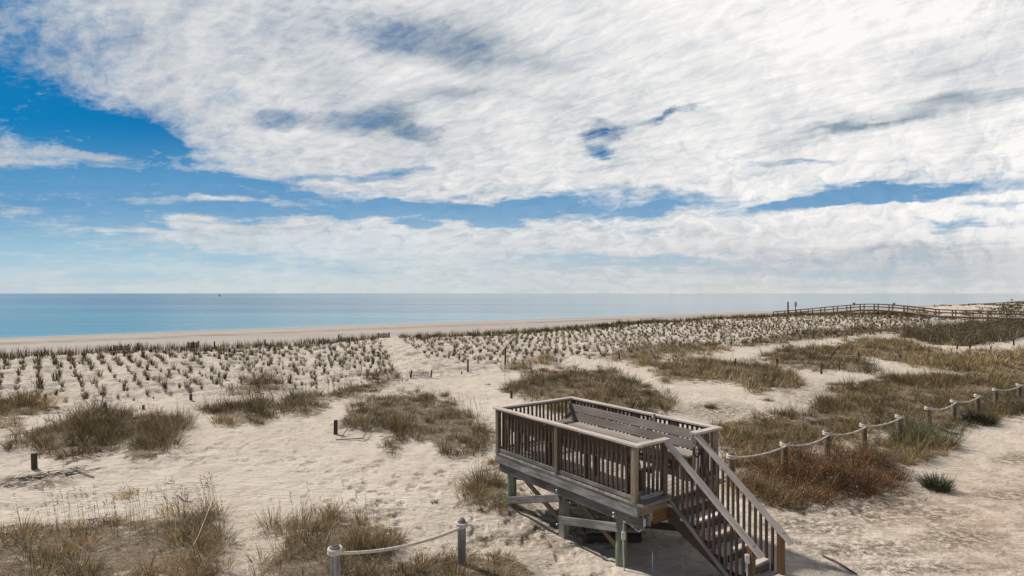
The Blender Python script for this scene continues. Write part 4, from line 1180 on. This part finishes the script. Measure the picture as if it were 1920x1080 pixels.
# ================================================================ boardwalks
def boardwalk(t0, t1, origin, zfun, label, w=1.6, bay=2.4):
    ox, oy = origin
    rt = empty('boardwalk', (ox, oy, 0), math.atan2(DN[1], DN[0])); tag(rt, label, 'boardwalk')
    ts = np.arange(t0, t1+.01, bay)
    dk, st = MB(), MB()
    posts, caps, mids, legs_ = [], [], [], []
    for a_, c_ in zip(ts[:-1], ts[1:]):
        za, zc = zfun(a_)-1.02, zfun(c_)-1.02
        n = int(bay/.15)
        for k in range(n):
            f = (k+.5)/n; dk.beam((a_+(c_-a_)*f, -w/2-.06, za+(zc-za)*f), (a_+(c_-a_)*f, w/2+.06, za+(zc-za)*f), .138, .09)
        for sy in (-1, 1): st.beam((a_, sy*(w/2-.04), za-.17), (c_, sy*(w/2-.04), zc-.17), .05, .24)
    dk.build('walkway_deck', M_TREAD, rt); st.build('stringers', M_WALK, rt)
    for sy in (-1, 1):
        cap = MB(); mid = MB()
        for a_, c_ in zip(ts[:-1], ts[1:]):
            cap.beam((a_, sy*(w/2+.07), zfun(a_)), (c_, sy*(w/2+.07), zfun(c_)), .19, .15)
            mid.beam((a_, sy*(w/2+.07), zfun(a_)-.48), (c_, sy*(w/2+.07), zfun(c_)-.48), .05, .17)
        o = cap.build('handrail', M_WALK, rt); mid.build('middle_rail', M_WALK, o)
        for a_ in ts:
            X = ox+DN[0]*a_-DN[1]*sy*(w/2); Y = oy+DN[1]*a_+DN[0]*sy*(w/2)
            g = float(ground_base(np.array([X]), np.array([Y]))[0])
            MB().beam((a_, sy*(w/2+.08), min(g-.5, zfun(a_)-1.3)), (a_, sy*(w/2+.08), zfun(a_)-.02), .18, .18, up=(0, 1, 0)).build('post', M_WALK, rt)
    return rt
def prof(ts, zs): return lambda t_: float(np.interp(t_, ts, zs))
boardwalk(-48, 20.4, (67.2, 111.2), prof([-60, -21, -10, -5, -1, 2, 10, 17, 22], [1.5, 1.52, 1.55, 2.12, 2.42, 2.42, 1.55, .75, .35]), 'long wooden boardwalk with post and rail sides humping over the far dune at right')
boardwalk(-14.4, 21.6, (154.0, 181.0), prof([-30, 0, 19, 24], [2.9, 2.12, .25, -.2]), 'second more distant boardwalk rail rising at the right edge', bay=3.6)
# access signs at the seaward end
def sign(px, top, Dm, pw, ph, label, postw=.11):
    x = (px-960)/F*Dm; g = float(ground_base(np.array([x]), np.array([Dm]))[0])
    zt = CAMH-(top-550)*Dm/F
    e = empty('beach_sign', (x, Dm, g), .2); tag(e, label, 'sign')
    MB().beam((0, 0, -.4), (0, 0, zt-g), postw, postw, up=(0, 1, 0)).build('post', M_DARK, e)
    MB().beam((0, -.08, zt-g-ph), (0, -.08, zt-g-.05), pw, .03, up=(0, 1, 0)).build('panel', M_SIGN, e)
sign(1477.5, 566, 122, .24, 1.1, 'dark narrow sign post left of its partner at the seaward end of the boardwalk', .22)
sign(1491.5, 566, 122, .48, .95, 'sign with a pale blue panel at the seaward end of the boardwalk')
def rail_sign(px, top, Dm, wpx, hpx, label):
    x = (px-960)/F*Dm; zt = CAMH-(top-550)*Dm/F; sc = Dm/F
    e = MB().beam((0, 0, -hpx*sc-.3), (0, 0, -hpx*sc+.02), .08, .08, up=(0, 1, 0)).beam((0, -.06, -hpx*sc), (0, -.06, 0), wpx*sc, .04, up=(0, 1, 0)).build('rail_sign', M_SIGN)
    e.location = (x, Dm, zt); tag(e, label, 'sign')
rail_sign(1601, 567.5, 112.5, 5, 5, 'small square sign on the boardwalk rail left of the hump')
rail_sign(1676, 568, 109.5, 4.5, 4.5, 'small square sign on the boardwalk rail right of the hump')
rail_sign(1897, 560.5, 184, 3, 3, 'tiny dark box on the rail of the second boardwalk')

# ================================================================ driftwood, branch, sticks
def stick(pts, r, label, name='driftwood_stick', mat=M_WOOD, cat='driftwood'):
    P_ = []
    for k, (px, py, dz) in enumerate(pts):
        x, y, z = hit(px, py); P_.append((x, y, float(ground(np.array([x]), np.array([y]))[0])+dz))
    o = MB().tube(smooth_pts(P_, 3), r, 7).build(name, mat, smooth=True); tag(o, label, cat)
stick([(1543, 1046, .02), (1570, 1060, .05), (1606, 1082, .02)], .014, 'thin dark stick on sand at the bottom right of the stairs', mat=M_DARK)
stick([(640, 822, .02), (655, 812, .22), (684, 811, .05)], .013, 'pale curved driftwood branch at the foot of the large grass mound')
stick([(630, 826, .02), (680, 824, .06), (690, 816, .18)], .014, 'dark bent twig beside the pale driftwood branch', mat=M_DARK)
stick([(230, 906, .0), (255, 898, .0), (335, 910, .0)], .006, 'long thin root lying on sand above the lower left patch', mat=M_DARK)
stick([(334, 932, .03), (345, 942, .02), (360, 943, .02)], .010, 'short curved twig on the sand in the lower left', mat=M_DARK)
stick([(142, 884, .10), (150, 890, .04), (176, 895, .02)], .012, 'thin twig at the right end of the debris heap', mat=M_DARK)
stick([(340, 1070, .05), (372, 1040, .30), (398, 1003, .62)], .006, 'long pale reed leaning across the lower left straw patch', name='leaning_reed', mat=M_ROPE, cat='reed')
x, y, z = hit(1560, 676)
o = MB().tube([(0, 0, -.1), (.02, 0, .28), (.12, 0, .5), (.36, .02, .72), (.62, 0, .92)], .055, 8).tube([(.02, 0, .25), (.2, 0, .42), (.25, 0, .55)], .03, 6).build('dead_branch', M_DARK, smooth=True)
o.location = (x-.1, y, z); tag(o, 'black forked branch leaning out of a grass mound', 'branch')
stick([(1462, 645, .15), (1475, 647, .2), (1489, 652, .05)], .05, 'dark log lying at the foot of the far grass band', mat=M_DARK, name='driftwood_log')
# debris heap at left: a tangle of dead stems
B_ = MB()
for k in range(110):
    u_ = random.random(); px = 2+u_*160; py = 905-u_*22+random.gauss(0, 5)
    x, y, z = hit(px, py); z = float(ground(np.array([x]), np.array([y]))[0])
    an = random.gauss(.25, .6); L = random.uniform(.1, .42)
    B_.tube([(x, y, z+.01), (x+math.cos(an)*L*.5, y+math.sin(an)*L*.5, z+random.uniform(.01, .06)), (x+math.cos(an)*L, y+math.sin(an)*L, z+.015)], random.uniform(.003, .008), 5)
tag(B_.build('debris_heap', M_DARK), 'dark heap of dead stems and roots on the sand below the left mound', 'debris', kind='stuff')
# mounded fallen reeds in front of the second rope post
BB = Blades()
n = 60
cx = RNG.uniform(760, 1000, n); cy = RNG.uniform(1062, 1100, n)
pp_ = np.array([hit(a_, c_) for a_, c_ in zip(cx, cy)])
BB.add(np.stack([pp_[:, 0], pp_[:, 1], pp_[:, 2]+.02], -1), RNG.uniform(.4, .8, n), np.full(n, .008), RNG.normal(.5, .4, n), RNG.uniform(.5, 1.0, n), RNG.uniform(.2, .7, n), pick('straw', n), 3)
tag(link_mesh('leaning_stems', BB.mesh('leaning_stems'), M_GRASS), 'pale leaning stems around the foot of the second rope post', 'grass', kind='stuff')

# ================================================================ vessel on the horizon
Dv = 1500.0; xv = (412-960)/F*Dv
e = empty('distant_boat', (xv, Dv, SEA_Z)); tag(e, 'tiny grey boat with a mast on the horizon at left', 'boat')
MB().prism([(-2.6, .9), (-2.2, 0), (2.2, 0), (3.1, 1.1)], -.9, .9).build('hull', M_SIGN, e)
MB().beam((0, 0, 1.0), (0, 0, 6.2), .5, .5, up=(0, 1, 0)).build('mast', M_SIGN, e)
MB().beam((-.9, 0, 1.0), (-.9, 0, 2.6), 2.2, 1.4, up=(0, 1, 0)).build('cabin', M_SIGN, e)
MB().beam((-.9, 0, 5.6), (.9, 0, 5.9), .5, .5).build('yard', M_SIGN, e)
